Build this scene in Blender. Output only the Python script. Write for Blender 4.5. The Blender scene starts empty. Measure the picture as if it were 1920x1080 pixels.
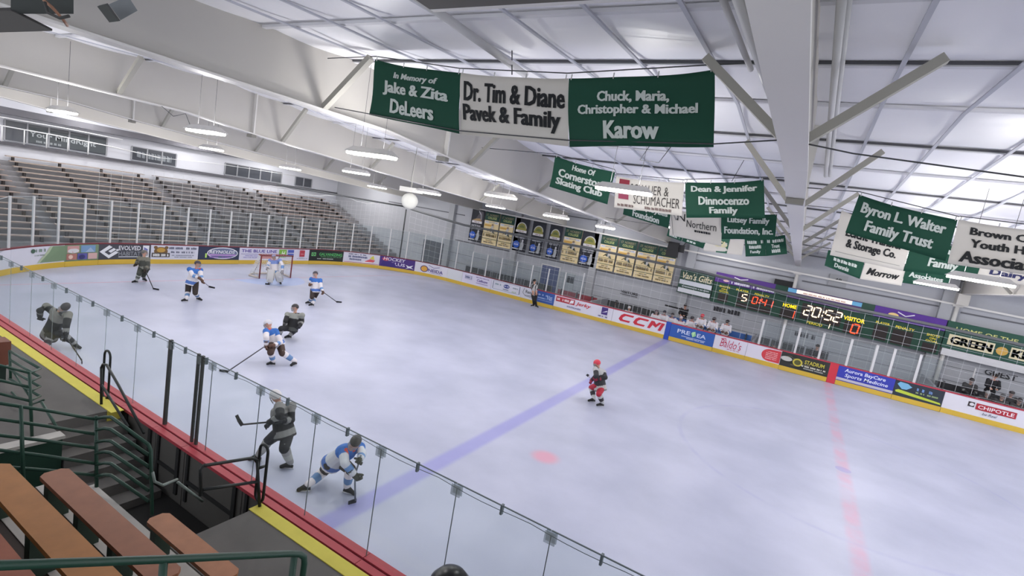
import bpy, math, random
from mathutils import Vector, Matrix
random.seed(7)
sc = bpy.context.scene
COL = sc.collection
PI = math.pi

# ------------------------------------------------------------------ camera, exposure, world
CAM = Vector((27.412, -4.594, 5.486))
YAW, PITCH, ROLL, FPX = 2.07601, -0.14089, 0.17080, 960.6
FWD = Vector((math.cos(PITCH)*math.cos(YAW), math.cos(PITCH)*math.sin(YAW), math.sin(PITCH)))
_r = Vector((math.sin(YAW), -math.cos(YAW), 0)); _u = _r.cross(FWD)
RGT = math.cos(ROLL)*_r + math.sin(ROLL)*_u
UPV = -math.sin(ROLL)*_r + math.cos(ROLL)*_u
cd = bpy.data.cameras.new('camera'); cd.sensor_width = 36; cd.lens = 36*FPX/1920; cd.clip_start = 0.05; cd.clip_end = 300
cam = bpy.data.objects.new('camera', cd); COL.objects.link(cam)
M = Matrix((RGT, UPV, -FWD)).transposed().to_4x4(); M.translation = CAM
cam.matrix_world = M
sc.camera = cam
vs = sc.view_settings
vs.view_transform = 'Standard'; vs.look = 'None'; vs.exposure = 0.0; vs.gamma = 1.0; vs.use_curve_mapping = False
sc.cycles.transparent_max_bounces = 32
sc.cycles.max_bounces = 6
wd = bpy.data.worlds.new('hall_ambience'); sc.world = wd; wd.use_nodes = True
wd.node_tree.nodes['Background'].inputs[0].default_value = (0.80, 0.83, 0.90, 1)
wd.node_tree.nodes['Background'].inputs[1].default_value = 1.9
LAMP_DOWN, UP_FILL, LAMP_ROUND = 4.0, 28.0, 190.0   # watts per fixture: down, up fill added to brighten the roof, glow all round

def at(px, py, x=None, y=None, z=None, d=None):
    """the point of the hall seen at (px, py) that lies on a plane x=, y= or z=, or d metres deep"""
    v = FWD + RGT*((px-960)/FPX) + UPV*((540-py)/FPX)
    if d is not None: return CAM + v*d
    if z is not None: return CAM + v*((z-CAM.z)/v.z)
    if x is not None: return CAM + v*((x-CAM.x)/v.x)
    return CAM + v*((y-CAM.y)/v.y)

# ------------------------------------------------------------------ materials
def lin(c):
    return tuple(((v/255)/12.92 if v <= 10 else (((v/255)+0.055)/1.055)**2.4) for v in c) + (1,)
MATS = {}
def mat(name, rgb, rough=0.6, metal=0.0, var=0.0, scale=4.0, emit=0.0, bump=0.0, spec=0.35):
    if name in MATS: return MATS[name]
    m = bpy.data.materials.new(name); m.use_nodes = True; nt = m.node_tree
    b = nt.nodes['Principled BSDF']
    b.inputs['Roughness'].default_value = rough; b.inputs['Metallic'].default_value = metal
    b.inputs['Specular IOR Level'].default_value = spec
    c = lin(rgb)
    b.inputs['Base Color'].default_value = c
    if var or bump:
        tc = nt.nodes.new('ShaderNodeTexCoord'); n = nt.nodes.new('ShaderNodeTexNoise')
        n.inputs['Scale'].default_value = scale; n.inputs['Detail'].default_value = 5
        nt.links.new(tc.outputs['Object'], n.inputs['Vector'])
        if var:
            r = nt.nodes.new('ShaderNodeMix'); r.data_type = 'RGBA'
            r.inputs[6].default_value = tuple(v*(1-var) for v in c[:3])+(1,)
            r.inputs[7].default_value = tuple(min(1, v*(1+var)) for v in c[:3])+(1,)
            nt.links.new(n.outputs['Fac'], r.inputs[0]); nt.links.new(r.outputs[2], b.inputs['Base Color'])
        if bump:
            bp = nt.nodes.new('ShaderNodeBump'); bp.inputs['Strength'].default_value = bump
            nt.links.new(n.outputs['Fac'], bp.inputs['Height']); nt.links.new(bp.outputs[0], b.inputs['Normal'])
    if emit:
        b.inputs['Emission Color'].default_value = c; b.inputs['Emission Strength'].default_value = emit
    MATS[name] = m
    return m
def glass_mat(name, tint, gloss, haze):
    m = bpy.data.materials.new(name); m.use_nodes = True; nt = m.node_tree; nt.nodes.clear()
    o = nt.nodes.new('ShaderNodeOutputMaterial'); t = nt.nodes.new('ShaderNodeBsdfTransparent')
    g = nt.nodes.new('ShaderNodeBsdfGlossy'); d = nt.nodes.new('ShaderNodeBsdfDiffuse')
    t.inputs[0].default_value = tint+(1,); g.inputs['Roughness'].default_value = 0.06; d.inputs[0].default_value = (.72, .77, .76, 1)
    a = nt.nodes.new('ShaderNodeMixShader'); a.inputs[0].default_value = haze
    b = nt.nodes.new('ShaderNodeMixShader'); b.inputs[0].default_value = gloss
    nt.links.new(t.outputs[0], a.inputs[1]); nt.links.new(d.outputs[0], a.inputs[2])
    nt.links.new(a.outputs[0], b.inputs[1]); nt.links.new(g.outputs[0], b.inputs[2]); nt.links.new(b.outputs[0], o.inputs[0])
    MATS[name] = m
    return m
def C(rgb, rough=0.6, **k):                       # plain painted colour, one material per colour
    return mat('paint_%02x%02x%02x_%d' % (rgb+(int(rough*100),)), rgb, rough, **k)

# ------------------------------------------------------------------ mesh building
class MB:
    def __init__(s): s.v = []; s.f = []; s.m = []; s.mats = []; s.sm = []
    def mi(s, m):
        if m not in s.mats: s.mats.append(m)
        return s.mats.index(m)
    def add(s, vs, fs, m, smooth=False):
        b = len(s.v); k = s.mi(m)
        s.v += [Vector(p) for p in vs]
        for f in fs: s.f.append([b+i for i in f]); s.m.append(k); s.sm.append(smooth)
        return s
    def box(s, lo, hi, m):
        x0, y0, z0 = lo; x1, y1, z1 = hi
        return s.hexa([(x0,y0,z0),(x1,y0,z0),(x1,y1,z0),(x0,y1,z0)], [(x0,y0,z1),(x1,y0,z1),(x1,y1,z1),(x0,y1,z1)], m)
    def hexa(s, a, b, m):
        return s.add(list(a)+list(b), [(3,2,1,0),(4,5,6,7),(0,1,5,4),(1,2,6,5),(2,3,7,6),(3,0,4,7)], m)
    def bar(s, p, q, w, h, m, up=(0,0,1)):         # box beam from p to q
        p, q = Vector(p), Vector(q); t = (q-p).normalized(); u = Vector(up)
        if abs(t.dot(u)) > .97: u = Vector((1,0,0))
        a = t.cross(u).normalized()*w/2; c = a.cross(t).normalized()*h/2
        return s.hexa([p-a-c, p+a-c, p+a+c, p-a+c], [q-a-c, q+a-c, q+a+c, q-a+c], m)
    def tube(s, pts, r, m, n=8, closed=False, caps=True):
        pts = [Vector(p) for p in pts]; k = len(pts); rs = r if isinstance(r, (list, tuple)) else [r]*k
        ring = []; u = None
        for i, p in enumerate(pts):
            a = pts[(i-1) % k] if (closed or i) else p; b = pts[(i+1) % k] if (closed or i < k-1) else p
            t = (b-a).normalized()
            if u is None:
                u = t.cross(Vector((0,0,1)));
                if u.length < .05: u = t.cross(Vector((1,0,0)))
            u = (u - t*u.dot(t)).normalized(); w = t.cross(u)
            ring.append([p+(u*math.cos(2*PI*j/n)+w*math.sin(2*PI*j/n))*rs[i] for j in range(n)])
        V = [q for g in ring for q in g]; F = []
        for i in range(k if closed else k-1):
            for j in range(n):
                i2 = (i+1) % k; F.append((i*n+j, i*n+(j+1) % n, i2*n+(j+1) % n, i2*n+j))
        if caps and not closed: F += [tuple(range(n))[::-1], tuple((k-1)*n+j for j in range(n))]
        return s.add(V, F, m, n > 4)
    def lathe(s, c, prof, m, n=20, axis=(0,0,1)):  # prof: (r, h) pairs
        c = Vector(c); t = Vector(axis).normalized(); u = t.orthogonal().normalized(); w = t.cross(u)
        V = [c+t*h+(u*math.cos(2*PI*j/n)+w*math.sin(2*PI*j/n))*r for r, h in prof for j in range(n)]; k = len(prof)
        F = [(i*n+j, i*n+(j+1) % n, (i+1)*n+(j+1) % n, (i+1)*n+j) for i in range(k-1) for j in range(n)]
        F += [tuple(range(n))[::-1], tuple((k-1)*n+j for j in range(n))]
        return s.add(V, F, m, True)
    def ball(s, c, r, m, n=14, k=10, rot=None):
        c = Vector(c); r = Vector(r) if hasattr(r, '__len__') else Vector((r, r, r)); V = []; F = []
        for i in range(k+1):
            a = PI*i/k
            for j in range(n):
                q = Vector((r.x*math.sin(a)*math.cos(2*PI*j/n), r.y*math.sin(a)*math.sin(2*PI*j/n), r.z*math.cos(a)))
                V.append(c+(rot @ q if rot else q))
        for i in range(k):
            for j in range(n): F.append((i*n+j, (i+1)*n+j, (i+1)*n+(j+1) % n, i*n+(j+1) % n))
        return s.add(V, F, m, True)
    def poly(s, pts, m): return s.add(pts, [tuple(range(len(pts)))], m)
ORG = {}
def obj(name, mb, parent=None, m=None):
    me = bpy.data.meshes.new(name); o = bpy.data.objects.new(name, me); COL.objects.link(o)
    if parent is not None: org = ORG[parent.name]
    else:
        xs = [p.x for p in mb.v]; ys = [p.y for p in mb.v]; zs = [p.z for p in mb.v]
        org = Vector(((min(xs)+max(xs))/2, (min(ys)+max(ys))/2, min(zs)))
        o.location = org
    me.from_pydata([p-org for p in mb.v], [], mb.f)
    for q in mb.mats: me.materials.append(q)
    me.polygons.foreach_set('material_index', mb.m); me.polygons.foreach_set('use_smooth', mb.sm)
    me.validate(); me.update()
    if parent is not None: o.parent = parent
    ORG[o.name] = org
    return o
def tag(o, label, cat, group=None, kind=None):
    o['label'] = label; o['category'] = cat
    if group: o['group'] = group
    if kind: o['kind'] = kind
    return o
def thing(name, loc, label, cat, group=None):
    o = bpy.data.objects.new(name, None); COL.objects.link(o); o.location = loc; o.empty_display_size = .1
    ORG[o.name] = Vector(loc)
    return tag(o, label, cat, group)
def struct(name, mb, parent=None):
    o = obj(name, mb, parent); o['kind'] = 'structure'; return o
ORD = ['first','second','third','fourth','fifth','sixth','seventh','eighth','ninth','tenth','eleventh','twelfth','thirteenth',
       'fourteenth','fifteenth','sixteenth','seventeenth','eighteenth','nineteenth','twentieth','twenty-first','twenty-second',
       'twenty-third','twenty-fourth','twenty-fifth','twenty-sixth','twenty-seventh','twenty-eighth','twenty-ninth','thirtieth']

# ------------------------------------------------------------------ lettering
_TC = {}
def glyphs(s, bold=0.0, shear=0.0):
    key = (s, bold, shear)
    if key in _TC: return _TC[key]
    cu = bpy.data.curves.new('lettering', 'FONT'); cu.body = s; cu.offset = bold; cu.shear = shear; cu.resolution_u = 2
    o = bpy.data.objects.new('lettering', cu); COL.objects.link(o)
    me = bpy.data.meshes.new_from_object(o.evaluated_get(bpy.context.evaluated_depsgraph_get()))
    V = [(v.co.x, v.co.y) for v in me.vertices]; F = [tuple(p.vertices) for p in me.polygons]
    bpy.data.objects.remove(o); bpy.data.curves.remove(cu); bpy.data.meshes.remove(me)
    _TC[key] = (V, F)
    return V, F
class Decal:
    """flat marks on a surface: fn(u, v, off) gives the point u across, v up, off out from the surface"""
    def __init__(s, fn, mb=None): s.fn = fn; s.mb = mb or MB(); s.k = 1
    def off(s): s.k += 1; return 0.004+0.0035*s.k
    def rect(s, u0, v0, u1, v1, m, n=1):
        e = s.off(); n = max(n, 1, int(abs(u1-u0)/.3))
        P = [s.fn(u0+(u1-u0)*i/n, v, e) for v in (v0, v1) for i in range(n+1)]
        s.mb.add(P, [(i, i+1, n+2+i, n+1+i) for i in range(n)], m); return s
    def poly(s, pts, m):
        e = s.off(); s.mb.add([s.fn(u, v, e) for u, v in pts], [tuple(range(len(pts)))], m); return s
    def disc(s, u, v, ru, rv, m, n=20, a0=0, a1=2*PI):
        return s.poly([(u+ru*math.cos(a0+(a1-a0)*i/n), v+rv*math.sin(a0+(a1-a0)*i/n)) for i in range(n if a1-a0 > 6.2 else n+1)], m)
    def ring(s, u, v, ru, rv, w, m, n=24, a0=0, a1=2*PI):
        e = s.off(); P = []
        for i in range(n+1):
            a = a0+(a1-a0)*i/n
            for q in (1, 0): P.append(s.fn(u+(ru-w*q)*math.cos(a), v+(rv-w*q)*math.sin(a), e))
        s.mb.add(P, [(2*i, 2*i+1, 2*i+3, 2*i+2) for i in range(n)], m); return s
    def line(s, pts, w, m):
        e = s.off()
        for (a, b), (c, d) in zip(pts, pts[1:]):
            L = math.hypot(c-a, d-b) or 1; x, y = -(d-b)/L*w/2, (c-a)/L*w/2
            s.mb.add([s.fn(a-x, b-y, e), s.fn(c-x, d-y, e), s.fn(c+x, d+y, e), s.fn(a+x, b+y, e)], [(0,1,2,3)], m)
        return s
    def text(s, t, u0, v0, u1, v1, m, bold=0.03, shear=0.0, heavy=0.0):   # the words fill the box exactly
        bold = min(bold, .018); V, F = glyphs(t, bold, shear)
        if not V: return s
        xs = [p[0] for p in V]; ys = [p[1] for p in V]; x0, x1, y0, y1 = min(xs), max(xs), min(ys), max(ys)
        e = s.off()
        a = heavy*(u1-u0)/(x1-x0)
        for q in ((-a, 0, a) if heavy else (0,)):
            s.mb.add([s.fn(u0+a+q+(x-x0)/(x1-x0)*(u1-u0-2*a), v0+(y-y0)/(y1-y0)*(v1-v0), e) for x, y in V], F, m)
        return s
    def words(s, u0, v0, u1, v1, m, seed=0):                   # print too small to read: a row of letter-like strokes
        r = random.Random(seed); u = u0; h = v1-v0; e = s.off()
        while u < u1:
            w = h*r.uniform(.35, .75)
            if r.random() > .16:
                b = min(u+w*.8, u1)
                s.mb.add([s.fn(u, v0+h*r.uniform(0,.12), e), s.fn(b, v0, e), s.fn(b, v1-h*r.uniform(0,.3), e), s.fn(u, v1, e)], [(0,1,2,3)], m)
            u += w
        return s
# ------------------------------------------------------------------ rink outline (metres along the boards, inward normal)
X0, WY, R1, R2, XE = -0.6, 24.95, 8.5, 6.5, 46.0
_L1 = XE-(X0+R1); _L2 = PI/2*R1; _L3 = WY-R2-R1; _L4 = PI/2*R2
def rink(s):
    if s < _L1: return Vector((XE-s, 0, 0)), Vector((0, 1, 0))
    s -= _L1
    if s < _L2:
        a = -PI/2-s/R1; d = Vector((math.cos(a), math.sin(a), 0)); return Vector((X0+R1, R1, 0))+d*R1, -d
    s -= _L2
    if s < _L3: return Vector((X0, R1+s, 0)), Vector((1, 0, 0))
    s -= _L3
    if s < _L4:
        a = PI-s/R2; d = Vector((math.cos(a), math.sin(a), 0)); return Vector((X0+R2, WY-R2, 0))+d*R2, -d
    s -= _L4
    return Vector((X0+R2+s, WY, 0)), Vector((0, -1, 0))
def far_s(x): return _L1+_L2+_L3+_L4+x-(X0+R2)
S_END = far_s(XE)
def seen_x(p):
    v = p-CAM; return 960+FPX*v.dot(RGT)/v.dot(FWD)
def s_px(px, z=0.4):                                # where along the end and far boards a mark is seen
    a, b = _L1+2.0, S_END-3
    for _ in range(50):
        m = (a+b)/2; P, n = rink(m); P.z = z
        if seen_x(P) < px: a = m
        else: b = m
    return a
def arc_fn(s0):
    def fn(u, v, e):
        P, n = rink(s0+u); return P+n*e+Vector((0, 0, v))
    return fn

WHITE = C((232,231,236), .45); RED = C((160,48,58), .5); DRED = C((112,44,52), .5); YEL = C((208,174,66), .5)
BLACK = C((26,26,28), .5); NAVY = C((44,58,110), .5); GREEN = C((22,92,66), .6); DGREEN = C((24,62,48), .6)
PURPLE = C((78,44,128), .5); CONC = mat('concrete', (100,97,94), .9, var=.18, scale=2.2, bump=.05)
STEEL = C((196,194,192), .55); GREY = C((132,134,140), .8)

# ------------------------------------------------------------------ the hall shell
mb = MB(); mb.box((-14, -9, -.35), (48, 33, -.06), mat('floor_concrete', (128,126,124), .9, var=.15, scale=1.5)); struct('floor', mb)
# ice with its painted lines under the surface
def ice_material():
    m = bpy.data.materials.new('ice'); m.use_nodes = True; nt = m.node_tree; b = nt.nodes['Principled BSDF']; L = nt.links.new
    N = lambda t: nt.nodes.new('ShaderNode'+t)
    tc = N('NewGeometry'); sp = N('SeparateXYZ'); L(tc.outputs['Position'], sp.inputs[0])
    def mth(op, a, c=None, d=None):
        n = N('Math'); n.operation = op
        for i, v in enumerate((a, c, d)):
            if v is None: continue
            if isinstance(v, (int, float)): n.inputs[i].default_value = v
            else: L(v, n.inputs[i])
        return n.outputs[0]
    X, Y = sp.outputs[0], sp.outputs[1]
    def band(val, c, hw, soft):
        n = N('MapRange'); n.interpolation_type = 'SMOOTHSTEP'
        L(mth('ABSOLUTE', mth('SUBTRACT', val, c)), n.inputs[0])
        n.inputs[1].default_value = hw-soft; n.inputs[2].default_value = hw+soft; n.inputs[3].default_value = 1; n.inputs[4].default_value = 0
        return n.outputs[0]
    def dist(cx, cy): return mth('SQRT', mth('ADD', mth('POWER', mth('SUBTRACT', X, cx), 2), mth('POWER', mth('SUBTRACT', Y, cy), 2)))
    nz = N('TexNoise'); nz.inputs['Scale'].default_value = .55; nz.inputs['Detail'].default_value = 6; L(tc.outputs['Position'], nz.inputs['Vector'])
    n2 = N('TexNoise'); n2.inputs['Scale'].default_value = 1.4; n2.inputs['Detail'].default_value = 4; L(tc.outputs['Position'], n2.inputs['Vector'])
    mapr = N('MapRange'); L(nz.outputs['Fac'], mapr.inputs[0]); mapr.inputs[1].default_value = .32; mapr.inputs[2].default_value = .68
    base = N('Mix'); base.data_type = 'RGBA'; L(mapr.outputs[0], base.inputs[0])
    base.inputs[6].default_value = lin((172,176,195)); base.inputs[7].default_value = lin((189,192,211))
    col = base.outputs[2]
    def paint(fac, rgb, amt, worn=False):
        nonlocal col
        f = mth('MULTIPLY', fac, amt)
        if worn:
            w = N('MapRange'); L(n2.outputs['Fac'], w.inputs[0]); w.inputs[1].default_value = .4; w.inputs[2].default_value = .6; w.inputs[3].default_value = .25
            f = mth('MULTIPLY', f, w.outputs[0])
        x = N('Mix'); x.data_type = 'RGBA'; L(f, x.inputs[0]); L(col, x.inputs[6]); x.inputs[7].default_value = lin(rgb); col = x.outputs[2]
    paint(band(X, 21.6, .2, .08), (128,124,206), .5)
    paint(band(X, 29.55, .16, .08), (232,120,150), .3, True)
    paint(band(X, 37.5, .2, .06), (120,118,208), .5)
    paint(band(X, 3.3, .04, .03), (220,110,130), .5)
    paint(band(dist(29.55, WY/2), 4.5, .06, .05), (120,120,190), .15, True)
    paint(mth('LESS_THAN', dist(29.55, WY/2), .2), (110,110,200), .3)
    paint(band(dist(23.12, WY/2-6.3), 0, .3, .14), (240,120,140), .45)
    paint(mth('MULTIPLY', band(dist(3.3, WY/2), 0, 1.85, .05), mth('GREATER_THAN', X, 3.3)), (150,180,235), .45)
    L(col, b.inputs['Base Color'])
    sc2 = N('TexNoise'); sc2.inputs['Scale'].default_value = 5; sc2.inputs['Detail'].default_value = 8; L(tc.outputs['Position'], sc2.inputs['Vector'])
    bp = N('Bump'); bp.inputs['Strength'].default_value = .12; bp.inputs['Distance'].default_value = .02; L(sc2.outputs['Fac'], bp.inputs['Height']); L(bp.outputs[0], b.inputs['Normal'])
    b.inputs['Roughness'].default_value = .4; b.inputs['Specular IOR Level'].default_value = .22
    return m
mb = MB(); pts = [rink(S_END*i/220)[0] for i in range(221)]
mb.add([(p.x, p.y, 0) for p in pts]+[(p.x, p.y, -.05) for p in pts], [tuple(range(221))]+[(i, i+221, i+222, i+1) for i in range(220)], ice_material())
o = struct('floor_ice', mb)

# roof: insulated panels sagging between purlins, low gable with its ridge above the near side
BEAMS = [-1.7, 5.45, 12.6, 19.8, 27.03, 34.2, 41.4]
def roof_z(y): return 7.78+.045*(y-4) if y < 4 else 7.78-.062*(y-4)
SEAM = [-8.8, -6.9, -5.1, -3.3, -1.5, .3, 2.05, 3.95, 5.85, 7.75, 9.65, 11.55, 13.45, 15.35, 17.25, 19.15, 21.05, 22.95, 24.85, 26.75, 28.6]
PANEL = mat('roof_film', (246,246,250), .42, var=.05, scale=1.1, bump=.35)
SEAMM = C((120,120,126), .7)
mb = MB()
NX = 64
for a, b in zip(SEAM, SEAM[1:]):
    V = []; k = 6
    for j in range(k+1):
        t = j/k; y = a+(b-a)*t
        for i in range(NX+1):
            x = -11+i*(58/NX); q = abs(math.sin(PI*(x-27)/.9))
            V.append((x, y, roof_z(y)-.07*math.sin(PI*t)*(.75+.25*math.sin(x*1.7+a*3))-.012*q))
    mb.add(V, [(j*(NX+1)+i, j*(NX+1)+i+1, (j+1)*(NX+1)+i+1, (j+1)*(NX+1)+i) for j in range(k) for i in range(NX)], PANEL, True)
RIB = C((196,198,206), .6)
x = -10.9
while x < 46:
    mb.bar((x, -8.8, roof_z(-8.8)-.085), (x, 4, roof_z(4)-.085), .045, .02, RIB); mb.bar((x, 4, roof_z(4)-.085), (x, 28.6, roof_z(28.6)-.085), .045, .02, RIB)
    x += .9
struct('ceiling', mb)
for i, y in enumerate(SEAM[1:-1]):
    mb = MB(); z = roof_z(y)
    if i % 2 == 1: mb.bar((-11, y-.05, z-.03), (46.5, y-.05, z-.03), .022, .03, C((92,92,96), .8))  # dark bar paints the shadow gap beside every other purlin
    mb.bar((-11, y+.0, z-.04), (46.5, y+.0, z-.04), .07, .04, C((222,222,226), .5))
    struct('trim_%d' % (i+1), mb)

# deep white roof beams across the hall, thinning towards the far wall
BOT = [(-9, 6.72), (3.0, 6.68), (5.0, 6.52), (9, 6.3), (14, 6.02), (19, 5.78), (28.6, 5.36)]
def bot_z(y):
    for (a, za), (b, zb) in zip(BOT, BOT[1:]):
        if y <= b: return za+(zb-za)*(y-a)/(b-a)
    return BOT[-1][1]
WEB = mat('beam_paint', (190,187,181), .6, var=.04, scale=.8)
EDGE = C((216,214,210), .5)
BRACE = C((166,164,155), .6)
for bi, X in enumerate(BEAMS):
    mb = MB(); ys = [p[0] for p in BOT]; ys = sorted(set(ys+[4.0, 24.0]))
    for a, b in zip(ys, ys[1:]):
        za, zb = bot_z(a), bot_z(b); ra, rb = roof_z(a)-.02, roof_z(b)-.02
        mb.hexa([(X-.02,a,za),(X+.02,a,za),(X+.02,b,zb),(X-.02,b,zb)], [(X-.02,a,ra),(X+.02,a,ra),(X+.02,b,rb),(X-.02,b,rb)], WEB)
        mb.hexa([(X-.14,a,za-.03),(X+.14,a,za-.03),(X+.14,b,zb-.03),(X-.14,b,zb-.03)], [(X-.14,a,za),(X+.14,a,za),(X+.14,b,zb),(X-.14,b,zb)], EDGE)
    bo = struct('roof_beam', mb)
    m2 = MB(); z = bot_z(4.9); m2.box((X-.13, 4.82, z-.12), (X+.13, 4.96, z-.03), C((128,126,120), .7)); m2.box((X-.13, 4.86, z), (X+.13, 4.9, roof_z(4.9)-.04), EDGE); obj('splice_plate', m2, bo)
    for y in (-3.0, 1.45, 5.85, 9.65, 13.45, 17.25, 21.05):
        for sx in (-1, 1):
            if bi in (0, 6): continue
            m2 = MB(); m2.bar((X+sx*.1, y, bot_z(y)+.03), (X+sx*1.05, y, roof_z(y)-.14), .1, .09, BRACE); obj('diagonal_brace', m2, bo)
# eave strut over the stand, and the header behind it
mb = MB(); z = at(1100, 3, y=-.7).z; xs = at(815, 12, y=-.66).x
mb.box((xs, -1.1, z+.06), (41, -.72, roof_z(-1.1)-.03), C((96,94,90), .8)); mb.box((xs, -.72, z), (41, -.66, z+.1), EDGE); mb.box((xs, -1.1, z), (41, -.72, z+.06), C((96,94,90), .8)); struct('trim_30', mb)

# walls
WALLM = mat('wall_paint', (176,178,184), .85, var=.04, scale=.7)
YF, XW = 28.3, -10.5
mb = MB(); mb.box((-10.8, YF, -.1), (48, YF+.3, 6.5), WALLM)
for z in (1.05, 1.75): mb.box((-10, YF-.015, z), (47, YF, z+.02), C((112,113,118), .9))
struct('wall_far', mb)
for z, x0, x1 in ((4.62, 21.6, 27.0), (4.55, 27.4, 33.6), (4.45, 34.4, 46), (4.75, -4, 4.0), (2.75, 3.5, 21), (6.0, -8, 46)):
    mb = MB(); mb.box((x0, YF-.06, z), (x1, YF-.002, z+.07), C((104,105,110), .8)); struct('trim_31', mb)
for x in (2.9, 8.9, 15.2, 21.35, 33.75):
    mb = MB(); mb.box((x-.25, YF-.3, -.06), (x+.25, YF-.002, 6.2), C((166,168,172), .7)); struct('wall_column', mb)
mb = MB(); mb.box((XW-.3, -9, -.1), (XW, 28.3, 7.9), mat('wall_paint_end', (204,206,214), .85, var=.05, scale=.5)); struct('wall_left', mb)
# white strut along the far wall top, with its pipe posts
mb = MB(); mb.bar((3.6, 28.0, 5.5), (47, 28.0, 4.55), .1, .09, EDGE); struct('trim_32', mb)
for x in (27.1, 34.15):
    mb = MB(); z = 5.5-.0219*(x-3.6); mb.tube([(x, 28.0, -.06), (x, 28.0, z-.05)], .09, EDGE, 12); mb.box((x-.2, 27.9, z-.1), (x+.2, 28.1, z-.045), STEEL); struct('wall_column', mb)
mb = MB(); mb.box((33.97, 27.5, 4.85), (34.43, 28.25, 5.4), WEB); struct('trim_33', mb)

# ------------------------------------------------------------------ concrete stand on the near side
TREAD = mat('stand_tread', (66,58,54), .9, var=.2, scale=3); STRIP = mat('stand_edge', (176,172,166), .85, var=.12, scale=4)
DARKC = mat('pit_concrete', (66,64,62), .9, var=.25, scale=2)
mb = MB(); mb.box((4, -1.3, -.06), (17.7, -.3, 1.0), CONC); mb.box((4, -8, -.06), (18.2, -1.3, 1.0), CONC); struct('floor_walkway', mb)
mb = MB()
for k in range(5): mb.box((17.7+.3*k, -1.28, -.06), (18.0+.3*k, -.3, .82-.18*k), CONC)
struct('floor_steps', mb)
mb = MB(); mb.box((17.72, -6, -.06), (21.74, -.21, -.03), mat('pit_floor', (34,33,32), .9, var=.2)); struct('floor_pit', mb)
mb = MB(); mb.box((21.75, -1.5, -.06), (46, -.3, 1.0), CONC); struct('floor_walkway', mb)
mb = MB()
mb.box((20.1, -2.12, -.06), (46, -1.6, 1.12), STRIP)
for k, (y, z, x) in enumerate(((-2.12, 1.6, 20.6), (-2.74, 2.06, 20.3), (-3.36, 2.54, 20.1), (-3.98, 3.0, 20.1), (-4.6, 3.45, 20.1))):
    mb.box((x, y-.62, -.06), (46, y, z), TREAD)
    mb.box((x, y-.245, z), (46, y-.15, z+.006), STRIP); 
struct('floor_terrace', mb)
for (x0, x1, w) in ((12.0, 17.82, .19), (21.72, 30.0, .19)):
    mb = MB(); mb.box((x0, -.3-w, 1.0), (x1, -.3, 1.012), mat('yellow_paint', (206,192,82), .7, var=.08, scale=6))
    if x0 < 20: mb.box((17.70, -.5, .78), (17.72, -.3, 1.0), MATS['yellow_paint'])
    struct('trim_34', mb)
mb = MB(); mb.box((18.2, -6, -.06), (18.26, -1.3, .97), C((26,56,44), .7)); mb.box((18.1, -6, .97), (18.3, -1.28, 1.02), STRIP); struct('wall_vomitory', mb)
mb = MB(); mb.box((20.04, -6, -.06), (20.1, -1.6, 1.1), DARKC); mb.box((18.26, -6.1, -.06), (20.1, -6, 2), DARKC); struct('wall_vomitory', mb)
# ------------------------------------------------------------------ dasher boards
def board(s0, s1, rgb, label, art=None, kick=YEL, cap=DRED, face=None):
    n = max(1, int((s1-s0)/.5)); P0, _ = rink((s0+s1)/2)
    t = thing('dasher_board', (P0.x, P0.y, 0), label, 'rink board', 'dasher boards around the ice')
    fn = arc_fn(s0)
    def slab(z0, z1, e0, e1, m):
        mb = MB(); V = []
        for i in range(n+1):
            u = (s1-s0-.012)*i/n+.006
            V += [fn(u, z0, e1), fn(u, z1, e1), fn(u, z1, e0), fn(u, z0, e0)]
        F = [(4*i+j, 4*i+4+j, 4*i+4+(j+1) % 4, 4*i+(j+1) % 4) for i in range(n) for j in range(4)]
        mb.add(V, F+[(0,1,2,3), (4*n+3,4*n+2,4*n+1,4*n)], m); return mb
    obj('panel', slab(.0, .97, -.1, 0, face or C(rgb, .42)), t)
    obj('kick_plate', slab(.012, .24, .0, .014, kick), t)
    obj('cap_rail', slab(.97, 1.02, -.14, .01, cap), t)
    if art:
        d = Decal(fn); art(d, s1-s0); o = obj('advert', d.mb, t)
    return t
T = lambda r, g, b: C((r, g, b), .45)
def a_swoosh(d, L):
    d.poly([(L*.55,.29),(L*.62,.29),(L,.29),(L,.95),(L*.78,.95),(L*.72,.7)], T(120,142,112))
    d.poly([(L*.5,.29),(L*.55,.29),(L*.72,.7),(L*.78,.95),(L*.73,.95),(L*.66,.7)], T(176,190,160))
    d.disc(L*.42,.8,.1,.09,T(70,96,80)); d.words(L*.47,.74,L*.68,.88,T(120,140,126),3); d.words(L*.42,.58,L*.64,.64,T(150,160,156),4)
    c = [(150,120,118),(120,150,190),(170,130,120),(110,100,160),(190,150,140)]
def a_photos(d, L):
    d.rect(.0,.28,L,.96,T(120,142,112))
    d.rect(.1,.62,L*.42,.92,T(196,150,146)); d.disc(L*.25,.7,.25,.1,T(214,214,216)); d.rect(L*.47,.62,L*.9,.93,T(120,154,190)); d.poly([(L*.6,.62),(L*.75,.84),(L*.88,.62)], T(160,180,206))
    d.rect(.06,.31,L*.35,.58,T(176,120,110)); d.rect(L*.37,.31,L*.66,.58,T(96,92,160)); d.rect(L*.68,.31,L*.95,.58,T(206,170,166)); d.disc(L*.16,.44,.1,.09,T(226,196,180)); d.disc(L*.5,.42,.14,.1,T(60,60,110))
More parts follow.
